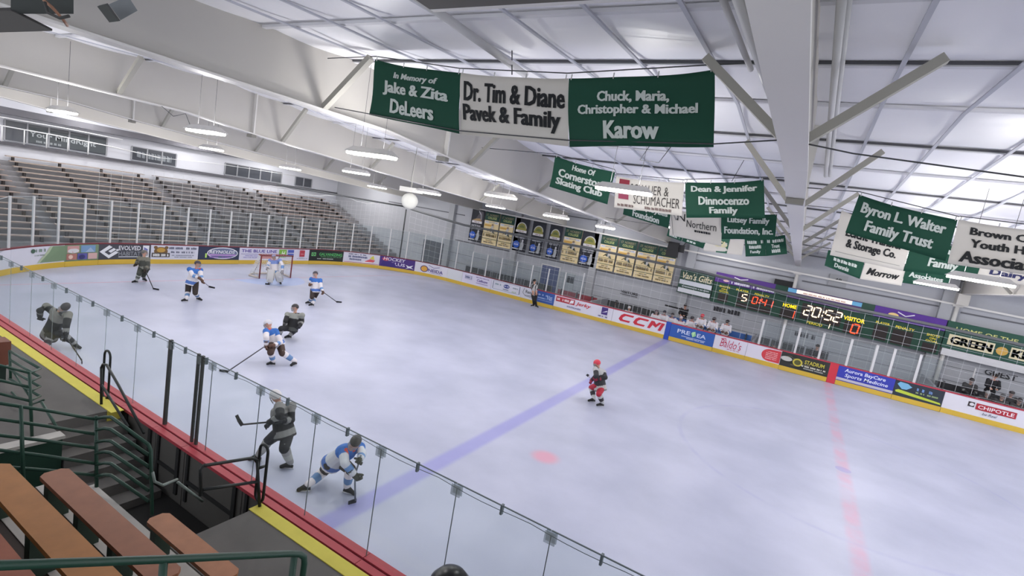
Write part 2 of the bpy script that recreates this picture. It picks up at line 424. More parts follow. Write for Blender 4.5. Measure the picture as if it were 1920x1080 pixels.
def a_evolved(d, L):
    w = T(226,228,232); cx, cy = L*.2, .62
    d.poly([(cx-.42,cy),(cx,cy+.3),(cx+.14,cy+.21),(cx-.2,cy-.02),(cx,cy-.16),(cx+.28,cy+.03),(cx+.42,cy-.05),(cx,cy-.32)], w)
    d.poly([(cx-.04,cy+.02),(cx+.08,cy-.06),(cx+.3,cy+.1),(cx+.2,cy+.17)], w); d.disc(cx+.36,cy+.07,.06,.05,w)
    d.text('EVOLVED', L*.38,.68,L*.8,.9,w,.05); d.text('HABITAT', L*.38,.42,L*.8,.62,T(150,154,160),.01); d.rect(L*.38,.35,L*.8,.385,w)
    d.rect(L*.84,.34,L*.96,.93,w); d.words(L*.86,.5,L*.95,.85,T(110,110,170),5)
def a_bear(d, L):
    b = T(120,92,60); cx = L*.2
    d.disc(cx,.66,.32,.22,b); d.disc(cx-.25,.85,.09,.08,b); d.disc(cx+.25,.85,.09,.08,b); d.disc(cx,.72,.2,.12,T(190,150,70)); d.rect(cx-.42,.36,cx+.42,.58,T(84,78,74)); d.words(cx-.36,.4,cx+.36,.54,T(220,220,220),8)
    d.words(L*.36,.78,L*.96,.9,T(96,100,120),9); d.words(L*.4,.58,L*.9,.68,T(96,100,120),10); d.words(L*.42,.44,L*.9,.49,T(130,134,150),11); d.words(L*.48,.35,L*.86,.4,T(130,134,150),12)
def a_oval(d, L):
    d.disc(L*.58,.62,L*.36,.31,T(110,120,150)); d.ring(L*.58,.62,L*.38,.33,.05,T(226,228,234)); d.rect(L*.16,.36,L*.2,.6,T(180,220,110))
    d.text('REYNOLDS', L*.25,.6,L*.88,.78,T(236,236,240),.03,.2); d.rect(L*.22,.48,L*.9,.56,T(190,150,210)); d.words(L*.26,.36,L*.8,.44,T(150,110,190),14)
def a_blueline(d, L):
    p = T(76,60,150)
    d.text('THE BLUE LINE', .12,.7,L*.5,.88,p,.04); d.rect(.1,.6,L*.46,.62,p); d.words(.25,.48,L*.36,.53,T(140,130,190),15); d.words(.25,.38,L*.3,.43,T(140,130,190),16)
    d.rect(L*.53,.44,L*.64,.93,T(126,178,74)); d.text('H',L*.565,.54,L*.62,.84,T(232,240,226),.02,.25); d.rect(L*.66,.74,L*.75,.92,T(74,92,170)); d.rect(L*.66,.5,L*.75,.68,T(74,92,170)); d.rect(L*.66,.6,L*.75,.63,T(100,116,190))
    d.rect(L*.84,.5,L*.92,.92,T(176,62,76)); d.rect(L*.855,.66,L*.905,.69,T(220,170,176)); d.words(L*.8,.36,L*.97,.41,T(150,150,160),17)
def a_dci(d, L):
    g = T(126,214,130)
    d.ring(.35,.68,.24,.17,.04,g,4,PI/4,PI/4+2*PI); d.text('DCI',.2,.6,.5,.76,g,.03); d.text('GALVANIZING',L*.3,.6,L*.96,.8,T(96,190,110),.02); d.words(L*.35,.5,L*.94,.56,T(90,150,100),18); d.words(L*.25,.36,L*.72,.42,T(200,204,200),19)
def a_sport(d, L):
    d.words(L*.14,.82,L*.62,.9,T(90,94,120),20); d.words(L*.14,.62,L*.66,.76,T(90,94,130),21); d.words(L*.14,.44,L*.5,.56,T(90,94,130),22)
    d.poly([(L*.55,.36),(L*.84,.42),(L*.88,.56),(L*.74,.62)], T(214,90,100)); d.poly([(L*.5,.32),(L*.8,.34),(L*.82,.4),(L*.62,.44)], T(240,236,240)); d.poly([(L*.72,.66),(L*.86,.6),(L*.82,.9)], T(214,206,90)); d.rect(.05,.28,L*.98,.31,T(190,90,100))
def a_hockey(d, L):
    d.disc(L*.16,.78,.24,.12,T(200,70,90)); d.text('HOCKEY',L*.1,.7,L*.72,.94,T(216,214,224),.04,.15); d.poly([(L*.04,.3),(L*.5,.3),(L*.44,.6),(L*.08,.62)], T(60,44,120)); d.text('PLUS',L*.34,.4,L*.72,.62,T(226,224,240),.05)
    d.poly([(L*.74,.3),(L*.8,.4),(L*.74,.58),(L*.84,.5),(L*.96,.62),(L*.9,.44),(L*.98,.34),(L*.86,.38)], T(236,236,244))
def a_oneida(d, L):
    d.disc(L*.28,.55,.3,.24,T(70,52,110)); d.disc(L*.28,.55,.24,.19,T(214,160,70)); d.text('NEIDA',L*.4,.4,L*.86,.62,T(74,62,130),.02)
    for q in (0, 1): d.line([(L*.56,.72),(L*(.4 if q else .74),.86 if q else .84)], .035, T(90,80,140))
    d.words(L*.45,.32,L*.82,.36,T(150,140,190),23)
def a_twologo(d, L):
    b = T(92,100,140); d.ring(L*.22,.68,.42,.17,.03,b,4,PI/4,PI/4+2*PI); d.words(L*.12,.62,L*.32,.74,b,24); d.words(L*.48,.8,L*.92,.86,T(110,84,150),25); d.text('Cellcom',L*.52,.54,L*.88,.72,T(84,60,140),.02,.2); d.rect(L*.5,.42,L*.9,.45,T(110,84,150))
def a_lake(d, L):
    b = T(120,130,150)
    for v in (.36, .9): d.rect(L*.08,v,L*.94,v+.02,b)
    d.rect(L*.06,.38,L*.08,.9,b); d.rect(L*.94,.38,L*.96,.9,b); d.words(L*.14,.66,L*.34,.78,T(140,160,170),26); d.disc(L*.52,.7,.24,.13,T(62,74,140)); d.words(L*.43,.67,L*.6,.74,T(220,222,236),27); d.words(L*.72,.66,L*.9,.76,T(150,160,170),28); d.words(L*.42,.44,L*.6,.52,b,29); d.words(L*.72,.4,L*.86,.5,T(180,196,170),30)
def a_renew(d, L):
    d.text('Renew',L*.3,.6,L*.98,.82,T(84,88,96),.02); d.line([(L*.2,.9),(L*.12,.6),(L*.3,.42),(L*.9,.36)],.03,T(100,104,112)); d.words(L*.3,.44,L*.9,.5,T(120,124,130),31)
def a_bluead(d, L):
    w = T(176,196,230); d.words(L*.12,.7,L*.8,.8,w,32); d.text('NE',L*.62,.5,L*.9,.74,w,.03); d.words(L*.1,.5,L*.55,.58,w,33); d.rect(L*.1,.4,L*.92,.42,w)
def a_redlogo(d, L):
    d.rect(.12,.6,L*.36,.92,T(178,52,66)); d.words(.2,.68,L*.26,.84,T(232,214,216),34); d.poly([(L*.27,.64),(L*.34,.7),(L*.34,.88),(L*.29,.86)], T(236,236,240))
    d.text('Jerky',L*.38,.58,L*.64,.86,T(204,56,66),.03,.25); d.text('SOUTHLANDS',L*.24,.38,L*.48,.48,T(86,84,140),.02)
    d.rect(L*.82,.5,L*.92,.94,T(70,52,120)); d.poly([(L*.83,.6),(L*.91,.78),(L*.91,.7)], T(228,226,240)); d.words(L*.78,.34,L*.93,.42,T(90,84,130),35)
def a_ccm(d, L):
    r = T(202,50,66); sh = .12
    def cc(u):
        d.poly([(u+.16+sh,.86),(u+.78+sh,.86),(u+.75+sh*.8,.75),(u+.3+sh*.8,.75),(u+.2+sh*.6,.66),(u+.17+sh*.4,.58),(u+.24+sh*.2,.5),(u+.7+sh*.2,.5),(u+.66,.39),(u+.12,.39),(u+.0,.5),(u+.04+sh*.6,.74)], r)
    cc(L*.13); cc(L*.41)
    u = L*.68
    d.poly([(u,.39),(u+.16,.39),(u+.3,.66),(u+.36,.86),(u+.18,.86)], r); d.poly([(u+.36,.86),(u+.3,.62),(u+.48,.52),(u+.54,.62)], r); d.poly([(u+.48,.52),(u+.78,.86),(u+.62,.86),(u+.42,.64)], r); d.poly([(u+.62,.39),(u+.78,.39),(u+.96,.86),(u+.78,.86)], r)
def a_prevea(d, L):
    w = T(206,216,240)
    d.text('PRE',L*.17,.56,L*.46,.78,w,.02); d.poly([(L*.53,.5),(L*.6,.62),(L*.57,.84),(L*.48,.72)], T(150,206,150)); d.poly([(L*.53,.5),(L*.57,.84),(L*.5,.78)], T(190,230,180)); d.text('EA',L*.62,.56,L*.82,.78,w,.02); d.rect(L*.28,.42,L*.82,.45,w); d.words(L*.4,.34,L*.8,.39,w,36)
def a_script(d, L):
    r = T(190,44,80); d.text("Baldo's",L*.2,.42,L*.84,.86,r,-.005,.2); d.line([(L*.2,.84),(L*.34,.9),(L*.36,.7),(L*.25,.62)],.03,r); d.words(L*.42,.33,L*.8,.38,T(196,120,140),37)
def a_redshape(d, L):
    r = T(206,66,74); u = L*.45
    d.poly([(L-.02,.29)]+[(u+.35-.35*math.cos(a),.6-.31*math.sin(a)) for a in [PI/2-PI*i/12 for i in range(13)]]+[(L-.02,.93)], r)
    for i in range(5): d.words(u+.2,.4+i*.09,L*.9,.44+i*.09,T(240,200,200),38+i)
def a_camo(d, L):
    for i in range(16):
        r = random.Random(i); d.disc(r.uniform(.2,L-.2),r.uniform(.36,.86),r.uniform(.1,.22),r.uniform(.04,.09),T(*[(70,74,64),(96,92,76),(46,50,44)][i % 3]),10)
    d.disc(L*.12,.66,.26,.12,T(196,196,190)); d.disc(L*.36,.6,.22,.2,T(196,182,70)); d.disc(L*.36,.6,.15,.13,T(90,90,50)); d.text('STADIUM',L*.5,.62,L*.9,.82,T(206,196,80),.02); d.words(L*.45,.46,L*.94,.54,T(216,214,200),50); d.words(L*.5,.36,L*.9,.42,T(170,174,170),51)
def a_aurora(d, L):
    w = T(220,226,246); d.rect(0,.28,L,.4,T(190,188,200)); d.text('Aurora BayCare',L*.12,.68,L*.84,.9,w,.03,.1); d.text('Sports Medicine',L*.14,.44,L*.9,.66,w,.03,.15)
def a_lime(d, L):
    d.poly([(L*.05,.8),(L*.1,.92),(L*.26,.9),(L*.36,.78),(L*.26,.62),(L*.16,.6)], T(120,176,210)); d.poly([(L*.04,.5),(L*.1,.56),(L*.96,.4),(L*.98,.32),(L*.5,.36),(L*.05,.42)], T(190,206,70)); d.words(L*.4,.68,L*.78,.82,T(110,140,190),52); d.words(L*.45,.56,L*.9,.64,T(150,170,120),53)
def a_chip(d, L):
    s0 = s_px(1766); q = lambda px: s_px(px, .7)-s0
    d.rect(q(1815),.6,q(1827),.82,T(60,52,54)); d.disc(q(1822),.71,.08,.07,T(216,214,218)); d.rect(q(1830),.54,q(1906),.82,T(170,44,58)); d.text('CHIPOTLE',q(1834),.6,q(1902),.76,T(236,226,230),.03); d.text('be Real',q(1845),.36,q(1873),.48,T(90,94,110),.0,.3)
ADS = [  # left edge seen at, colour, label, art
 (20,(214,214,224),'white rink board with pale green swoosh at the corner of the ice',a_swoosh),
 (121,(120,142,112),'sage green rink board with a collage of small photographs',a_photos),
 (184,(72,74,82),'charcoal rink board with white diamond emblem and two lines of capitals',a_evolved),
 (282,(216,216,228),'white rink board with round brown animal emblem and grey print',a_bear),
 (371,(52,60,84),'dark navy rink board with silver oval emblem over purple stripe',a_oval),
 (448,(216,214,230),'white rink board behind the goal with purple heading and green square',a_blueline),
 (579,(40,44,44),'black rink board with bright green lettering right of the goal',a_dci),
 (643,(216,214,226),'white rink board with slanted red, white and yellow emblem',a_sport),
 (711,(74,50,124),'purple rink board with white and red slanted lettering in the corner',a_hockey),
 (777,(216,214,224),'white rink board with gold disc starting its purple word',a_oneida),
 (838,(212,214,220),'blank white rink board right of the gold disc board',None),
 (866,(216,212,230),'white rink board with small boxed word and purple script word',a_twologo),
 (920,(216,216,228),'white rink board with navy oval inside a thin rounded frame',a_lake),
 (976,(214,214,224),'white rink board with grey word just left of the referee',a_renew),
 (1004,(58,92,164),'mid blue rink board just right of the referee',a_bluead),
 (1038,(218,216,228),'white rink board with red box and red slanted script',a_redlogo),
 (1147,(222,220,230),'white rink board with three huge slanted red letters',a_ccm),
 (1246,(46,78,176),'narrow blue rink board marking the blue line',None),
 (1255,(50,92,170),'blue rink board with white word and green leaf under the home bench',a_prevea),
 (1337,(220,216,228),'white rink board with dark red script word',a_script),
 (1398,(220,216,228),'white rink board ending in a red rounded shape with white lines',a_redshape),
 (1462,(52,54,52),'mottled dark rink board with yellow round emblem',a_camo),
 (1552,(200,58,72),'narrow red rink board marking the centre line',None),
 (1568,(58,66,170),'royal blue rink board with two lines of white script',a_aurora),
 (1674,(48,56,66),'dark rink board with light blue blob and lime streak',a_lime),
 (1766,(220,218,226),'white rink board with dark red name bar under the visitor bench',a_chip)]
SP = [s_px(a[0]) for a in ADS]+[far_s(41.0)]
for (px, rgb, lab, art), s0, s1 in zip(ADS, SP, SP[1:]):
    mark = px in (1246, 1552)
    board(s0, s1, rgb, lab, art, kick=C(rgb, .42) if mark else YEL, cap=C(rgb, .5) if mark else (C((176,60,76), .5) if px > 1000 else DRED))
board(S_END-46+41, S_END, (220,218,226), 'plain white rink board beyond the visitor bench')
for i, (a, b) in enumerate(((_L1-.0, (_L1+SP[0])/2), ((_L1+SP[0])/2, SP[0]))):
    board(a, b, (214,214,224), ['plain white rink board at the start of the near corner', 'plain white rink board left of the green swoosh board'][i])

# near side boards: red double cap, grey concrete back
NEARX = [7.9, 10.5, 12.97, 15.3, 17.61, 18.71, 19.6, 21.14, 23.51, 25.83, 28.5, 31]
RC = C((172,62,72), .5); RG = C((96,30,40), .6)
for i, (a, b) in enumerate(zip(NEARX, NEARX[1:])):
    t = thing('dasher_board', ((a+b)/2, -.1, 0), '', 'rink board', 'dasher boards along the near side')
    t['label'] = '%s red-capped rink board along the near edge%s' % (ORD[i], ', the gate between two dark posts' if i == 5 else '')
    m = MB(); m.box((a+.006, -.12, -.05), (b-.006, -.02, .95), WHITE); obj('panel', m, t)
    m = MB(); m.box((a+.01, -.2, -.05), (b-.01, -.121, .93), mat('board_back', (92,90,86), .85, var=.1)); obj('back_panel', m, t)
    if 17 < a < 22:
        m = MB(); m.box((a+.1, -.23, .1), (a+.16, -.2, .9), C((44,44,44), .8)); m.box((b-.2, -.23, .1), (b-.12, -.2, .9), C((44,44,44), .8)); m.box((a+.16,-.23,.42),(b-.2,-.2,.47), C((44,44,44),.8)); obj('back_frame', m, t)
    m = MB(); m.box((a+.004, -.26, .95), (b-.004, -.15, 1.0), RC); m.box((a+.004, -.15, .95), (b-.004, -.125, .985), RG); m.box((a+.004, -.125, .95), (b-.004, .0, 1.01), RC); obj('cap_rail', m, t)
    m = MB(); m.box((a+.006, -.02, .0), (b-.006, -.006, .2), YEL); obj('kick_plate', m, t)

# ------------------------------------------------------------------ glass around the rink
GN = glass_mat('near_glass', (.945, .97, .96), .02, .02); GF = glass_mat('far_glass', (.90, .925, .93), .02, .03)
POST = C((206,206,206), .45); DPOST = C((52,54,52), .5); GASK = C((98,108,112), .5); CLIP = glass_mat('clip_plastic', (.74, .76, .77), .05, .14)
NG = [6.6, 7.9, 9.3, 10.55, 11.77, 12.97, 14.11, 15.3, 16.46, 17.61, 18.71, 19.59, 19.93, 21.14, 22.33, 23.51, 24.66, 25.83, 26.9, 28.1, 29.3]
for i, (a, b) in enumerate(zip(NG, NG[1:])):
    t = thing('rink_glass', ((a+b)/2, -.08, 1.0), '%s glass pane along the near boards counting from the far corner' % ORD[i].capitalize(), 'glass', 'glass along the near boards')
    y = -.075
    def P(x): 
        p, n = rink(XE-x) if x > 7.9 else rink(_L1+(7.9-x)); return p-n*.075
    pa, pb = P(a), P(b)
    m = MB(); d = (pb-pa).normalized(); q = pb-d*.012; w = Vector((-d.y, d.x, 0))*.008
    m.hexa([pa-w+Vector((0,0,1)), q-w+Vector((0,0,1)), q+w+Vector((0,0,1)), pa+w+Vector((0,0,1))], [pa-w+Vector((0,0,2.48)), q-w+Vector((0,0,2.48)), q+w+Vector((0,0,2.48)), pa+w+Vector((0,0,2.48))], GN); obj('pane', m, t)
    m = MB(); m.bar(pa+Vector((0,0,2.485)), q+Vector((0,0,2.485)), .014, .010, GASK); obj('top_edge', m, t)
    m = MB()
    if i in (10, 11): q2 = Vector((0,0,0)) if i == 10 else Vector((-.05,0,0)); m.bar(pa+q2+Vector((0,0,.98)), pa+q2+Vector((0,0,2.5)), .05 if i == 10 else .034, .05, DPOST); obj('post', m, t)
    else: m.bar(pa+Vector((0,0,1)), pa+Vector((0,0,2.44)), .009, .009, GASK if i > 10 else CLIP); obj('gasket', m, t)
    if i == 11: m = MB(); m.bar(pb+Vector((-.27,0,.98)), pb+Vector((-.27,0,2.5)), .034, .05, DPOST); obj('post', m, t)
    m = MB(); c = pa+Vector((0,0,2.42)); m.box((c.x-.06, c.y-.03, c.z-.07), (c.x+.06, c.y-.015, c.z+.05), CLIP); m.box((c.x-.06, c.y+.012, c.z-.07), (c.x+.06, c.y+.026, c.z+.05), CLIP); obj('clip', m, t)
    m = MB(); c = (pa+pb)/2+Vector((0,0,2.44)); m.box((c.x-.012, c.y-.02, c.z-.05), (c.x+.012, c.y+.02, c.z+.06), GASK); obj('hook', m, t)
m = MB(); m.tube([(x, -.085, 2.455-.03*math.sin(PI*((x-8)/1.17 % 1))) for x in [8+.2*i for i in range(105)]], .004, GASK, 5)
tag(obj('steel_cable', m), 'thin steel cable looped along the top of the near glass', 'cable')
EP = [-50, 20, 64, 111, 159, 207.5, 257.5, 305.5, 350, 391, 430, 465.5, 500, 532, 563, 594.5, 627, 658, 692, 727, 760, 791, 822, 852, 881, 908, 935, 963, 992, 1022, 1053, 1090]
SE = [s_px(p, 1.0) for p in EP]; SE[0] = _L1+.6
for i, (a, b) in enumerate(zip(SE, SE[1:])):
    P0, n0 = rink(a); P1, n1 = rink(b); P0 = P0-n0*.07; P1 = P1-n1*.07
    h = 3.0 if i < 24 else 2.5
    t = thing('rink_glass', (P0.x, P0.y, 1.02), '%s white-posted glass bay along the end and far boards from the left' % (ORD+['thirty-first','thirty-second'])[i].capitalize(), 'glass', 'glass along the end and far boards')
    m = MB(); m.bar(P0+Vector((0,0,1.02)), P0+Vector((0,0,h)), .07, .06, POST, up=tuple(n0)); obj('post', m, t)
    d = (P1-P0); w = n0*.007; A = P0+d*.03; B = P1-d*.03
    m = MB(); z0, z1 = Vector((0,0,1.02)), Vector((0,0,h-.02)); m.hexa([A-w+z0, B-w+z0, B+w+z0, A+w+z0], [A-w+z1, B-w+z1, B+w+z1, A+w+z1], GF); obj('pane', m, t)
    m = MB(); m.bar(A+z1, B+z1, .02, .015, C((176,180,184), .5)); obj('top_edge', m, t)
m = MB(); m.bar((15.9, WY+.05, 1.02), (15.9, WY+.05, 2.7), .06, .06, POST); tag(obj('glass_post', m), 'tall white post ending the glass beside the home bench', 'post')
PX = [26.17, 27.13, 27.86, 28.92, 30.1, 31.13, 31.82, 32.8]
for i, (a, b) in enumerate(zip(PX, PX[1:]+[33.7])):
    t = thing('rink_glass', (a, WY+.06, 1.02), '%s white-posted glass bay in front of the penalty boxes' % ORD[i].capitalize(), 'glass', 'glass before the penalty boxes')
    m = MB(); m.bar((a, WY+.06, 1.02), (a, WY+.06, 2.35), .1, .07, POST, up=(0,1,0)); obj('post', m, t)
    m = MB(); m.box((a+.06, WY+.05, 1.02), (b-.06, WY+.064, 2.3), GF); obj('pane', m, t)
for i, x in enumerate((28.2, 31.3, 35.2)):
    m = MB(); m.bar((x, WY+1.9, .0), (x, WY+1.9, 2.1), .05, .05, POST); tag(obj('partition_post', m), 'thin white post standing in the penalty boxes, %s from the left' % ORD[i], 'post', 'thin posts behind the penalty box glass')

# ------------------------------------------------------------------ goal
RF = C((126,48,50), .5); NETM = mat('net_cord', (222,222,224), .8)
gt = thing('goal_net', (3.3, 12.95, 0), 'red-framed hockey goal net on the ice before the end boards', 'goal')
gy0, gy1, gx = 12.0, 13.86, 3.3
for y in (gy0, gy1): m = MB(); m.tube([(gx, y, 0), (gx, y, 1.22)], .033, RF, 10); obj('post', m, gt)
m = MB(); m.tube([(gx, gy0-.04, 1.22), (gx, gy1+.04, 1.22)], .033, RF, 10); obj('crossbar', m, gt)
m = MB(); m.tube([(gx, gy0, .04), (gx-.7, gy0-.1, .04), (gx-1.05, gy0+.25, .04), (gx-1.12, (gy0+gy1)/2, .04), (gx-1.05, gy1-.25, .04), (gx-.7, gy1+.1, .04), (gx, gy1, .04)], .05, C((196,186,176), .6), 8); obj('base_frame', m, gt)
m = MB(); m.tube([(gx, gy0, 1.2), (gx-.45, gy0+.15, 1.2), (gx-.5, (gy0+gy1)/2, 1.2), (gx-.45, gy1-.15, 1.2), (gx, gy1, 1.2)], .025, RF, 8); obj('top_frame', m, gt)
for y in (gy0+.4, gy1-.4): m = MB(); m.tube([(gx-.5, y, 1.2), (gx-1.1, y, .05)], .025, C((120,108,104), .6), 6); obj('back_stay', m, gt)
m = MB()
top = [(gx, gy0, 1.2), (gx-.45, gy0+.15, 1.2), (gx-.5, 12.93, 1.2), (gx-.45, gy1-.15, 1.2), (gx, gy1, 1.2)]; bot = [(gx, gy0, .05), (gx-1.0, gy0+.1, .05), (gx-1.1, 12.93, .05), (gx-1.0, gy1-.1, .05), (gx, gy1, .05)]
def along(L, t):
    k = min(int(t*(len(L)-1)), len(L)-2); f = t*(len(L)-1)-k; return Vector(L[k]).lerp(Vector(L[k+1]), f)
for i in range(29): m.tube([along(top, i/28), along(bot, i/28)], .009, NETM, 3, caps=False)
for j in range(1, 11): m.tube([along(top, i/16).lerp(along(bot, i/16), j/11) for i in range(17)], .009, NETM, 3, caps=False)
for i in range(1, 12): y = gy0+(gy1-gy0)*i/12; m.tube([(gx, y, 1.21), (gx-.47, y, 1.2)], .007, NETM, 3, caps=False)
obj('netting', m, gt)
m = MB(); m.box((gx-.12, gy0+.05, 1.05), (gx-.02, gy0+.7, 1.2), C((206,150,146), .6)); obj('pad', m, gt)
# ------------------------------------------------------------------ end stand behind the glass
BW = [mat('bleacher_wood_%d' % i, c, .75, var=.18, scale=5) for i, c in enumerate(((158,142,134), (146,140,138), (164,150,140)))]
BC = mat('bleacher_concrete', (134,133,136), .9, var=.15)
mb = MB()
NR, RUN, RISE = 15, .54, .222
for k in range(NR): mb.box((-10.5, -6, .0), (-2.3-RUN*k, 28.2, .62+RISE*k), BC) if k == 0 else mb.box((-10.5, -6, .6+RISE*(k-1)), (-2.3-RUN*k, 28.2, .62+RISE*k), BC)
struct('floor_end_terrace', mb)
SEG = [(-1, 5.4), (5.9, 12.5), (13.0, 19.6), (20.1, 26.8)]
for k in range(NR):
    for j, (a, b) in enumerate(SEG):
        x = -2.62-RUN*k; z = .62+RISE*k
        t = thing('bleacher_bench', (x, (a+b)/2, z), '%s bench row up in the %s block of the end stand' % (ORD[k], ['leftmost', 'second', 'third', 'right-hand'][j]), 'bench', 'benches in the end stand')
        m = MB(); m.box((x-.13, a, z+.24), (x+.1, b, z+.29), BW[(k*3+j*2) % 3]); obj('seat', m, t)
        for q in range(4):
            y = a+.3+(b-a-.6)*q/3; m = MB(); m.box((x-.1, y-.05, z), (x+.06, y+.05, z+.24), C((58,54,54), .8)); obj('support', m, t)
# press level: ledge, windows, rail, dark signs
mb = MB(); mb.box((-10.5, -6, 4.55), (-10.3, 28.2, 4.72), C((92,92,98), .8)); struct('trim_35', mb)
mb = MB(); mb.box((-10.5, -6, 6.15), (-9.6, 28.2, 6.5), C((96,96,102), .8)); struct('trim_36', mb)
WG = mat('window_dark', (66,70,78), .25, spec=.5); WFR = C((150,152,158), .6)
for i, (x0, x1, n) in enumerate(((8, 200, 5), (247, 331, 3), (423, 530, 5), (556, 587, 2))):
    a = at(x0, 250+x0*.12, x=XW+.03).y; b = at(x1, 250+x1*.12, x=XW+.03).y
    zl = 4.82; zh = [5.86, 5.62, 5.62, 5.5][i]
    mb = MB(); mb.box((XW-.05, a, zl), (XW+.02, b, zh), WG); w = struct('window_%d' % (i+1), mb)
    mb = MB()
    for q in range(n+1): y = a+(b-a)*q/n; mb.box((XW, y-.04, zl), (XW+.06, y+.04, zh), WFR)
    mb.box((XW, a, zl-.06), (XW+.08, b, zl), WFR); mb.box((XW, a, zh), (XW+.06, b, zh+.05), WFR); obj('window_frame', mb, w)
    if i < 2:
        d = Decal(lambda u, v, e: Vector((XW+.03+e, u, v)))
        if i == 0: d.rect(a+.9, 4.9, b-.05, 5.7, C((74,80,84), .6)); d.text('Your MindRight', a+1.0, 5.12, b-.55, 5.5, C((176,182,186), .6), .03); d.words(a+1.3, 4.93, b-2.2, 5.05, C((150,156,160), .6), 61)
        else: d.words(a+.3, 5.0, b-.3, 5.4, C((128,134,140), .6), 62)
        obj('window_sign', d.mb, w)
gr = thing('guard_rail', (-9.7, 8, 4.72), 'white guard rail in front of the press level windows', 'railing')
WR = C((226,228,230), .5)
def lrail(px, py): return at(px, py, x=-9.7)
top = [lrail(p, q) for p, q in ((-60, 226), (0, 235), (100, 253), (200, 273), (300, 296))]
m = MB(); m.tube(top, .035, WR, 6); obj('top_rail', m, gr)
m = MB(); m.tube([lrail(p, q) for p, q in ((-60, 212), (0, 219), (120, 240), (230, 262))], .03, WR, 6); obj('middle_rail', m, gr)
for px, a, b in ((4, 236, 270), (46, 243, 277), (88, 250, 283), (128, 258, 288), (166, 266, 293)):
    m = MB(); p = lrail(px, a); m.tube([p, Vector((p.x, p.y, 4.72))], .03, WR, 6); obj('rail_post', m, gr)
m = MB(); m.tube([lrail(300, 296), lrail(400, 306), lrail(480, 318), lrail(560, 331)], .02, WR, 5); tag(obj('rope', m), 'thin white rope running on from the press level rail', 'rope')
# doors and marks on the far wall
def wallpt(px, py): return at(px, py, y=YF)
d1 = MB(); a = wallpt(1012, 530); b = wallpt(1045, 530); d1.box((a.x, YF-.05, .0), (b.x, YF, 2.35), C((72,84,126), .6)); d = struct('door_1', d1)
m = MB(); m.box((a.x-.08, YF-.07, 0), (a.x, YF, 2.43), POST); m.box((b.x, YF-.07, 0), (b.x+.08, YF, 2.43), POST); m.box((a.x, YF-.07, 2.35), (b.x, YF, 2.43), POST); obj('door_frame', m, d)
a = wallpt(1052, 540); b = wallpt(1074, 540); d1 = MB(); d1.box((a.x, YF-.05, .0), (b.x, YF, 2.2), C((168,172,176), .6)); d = struct('door_2', d1)
m = MB(); m.box((a.x+.35, YF-.06, 1.5), (a.x+.85, YF-.04, 1.95), C((60,62,68), .3)); obj('door_window', m, d)
a = wallpt(800, 480); b = wallpt(835, 480); d1 = MB(); d1.box((a.x-.5, YF-.05, .0), (b.x, YF, 2.3), C((84,88,96), .6)); d = struct('door_3', d1)
for i, (px, py, L, h, lab) in enumerate(((1180, 549, 1.15, .2, 'black lettering painted on the grey wall left of the home bench'), (1363, 583, 1.5, .28, 'black lettering painted on the grey wall under the scoreboard'), (1509, 629, 1.0, .26, 'dark lettering painted on the wall behind the penalty boxes'), (1876, 703, 1.2, .26, 'black lettering painted on the wall behind the visitor bench'))):
    c = wallpt(px, py); dd = Decal(lambda u, v, e: Vector((u, YF-.03-e, v)))
    if i in (0, 3): dd.text(['VISITORS', '', '', 'GUEST'][i], c.x-L/2, c.z-h/2, c.x+L/2, c.z+h/2, C((52,52,56), .7), .02)
    else: dd.words(c.x-L/2, c.z-h/2, c.x+L/2, c.z+h/2, C((60,60,64), .7), 70+i)
    if i == 0: dd.rect(c.x-L/2, c.z-h, c.x+L/2, c.z-h+.05, C((90,90,94), .7))
    tag(obj('wall_lettering', dd.mb), lab, 'lettering')
# seats behind the far boards
SEATM = C((58,60,62), .6); xs = [6.2+.56*i for i in range(42)]+[34.6+.56*i for i in range(8)]
nseat = [0, 0, 0]
for i, x in enumerate(xs):
    if 20.3 < x < 26.3 or 13.2 < x < 17.2 or x > 32: continue
    zone = 0 if x < 13.5 else 1 if x < 21 else 2; nseat[zone] += 1
    y = 26.55; t = thing('seat', (x, y, .1), '%s dark seat from the left %s' % (ORD[nseat[zone]-1], ('behind the glass between corner and blue door', 'behind the boards left of the home bench', 'behind the penalty box glass')[zone]), 'seat', 'dark seats behind the far boards')
    m = MB(); m.box((x-.24, y+.1, .75), (x+.24, y+.16, 1.22), SEATM); obj('backrest', m, t)
    m = MB(); m.box((x-.24, y-.3, .52), (x+.24, y+.1, .6), SEATM); m.box((x-.05, y-.05, 0), (x+.05, y+.08, .52), SEATM); obj('seat_base', m, t)
for lab, x0, x1, rgb in (('long blue bench behind the home players', 20.9, 25.7, (70,110,176)), ('low red bench behind the glass beside the home bench', 13.6, 16.4, (150,70,78)), ('long dark bench under the visiting players', 33.9, 39.5, (50,50,54))):
    t = thing('team_bench', ((x0+x1)/2, 26.5, 0), lab, 'bench'); m = MB(); m.box((x0, 26.25, .5), (x1, 26.6, .56), C(rgb, .6)); obj('seat', m, t)
    m = MB(); m.box((x0, 26.72, .8), (x1, 26.77, 1.12), C(rgb, .6)); obj('backrest', m, t)
    for q in range(3):
        x = x0+.3+(x1-x0-.6)*q/2; m = MB(); m.box((x-.04, 26.3, -.06), (x+.04, 26.56, .5), C((70,70,72), .6)); m.box((x-.03, 26.56, .5), (x+.03, 26.72, 1.2), C((70,70,72), .6)); obj('leg', m, t)
# boards of the bench enclosures
for i, x in enumerate((16.6, 25.9, 33.6)):
    m = MB(); m.box((x-.05, WY+.2, -.06), (x+.05, 28.2, 1.1), C((150,152,158), .6)); tag(obj('partition_board', m), ['grey partition closing the home bench at its glass end', 'grey partition between home bench and penalty boxes', 'grey partition between penalty boxes and visitor bench'][i], 'partition')

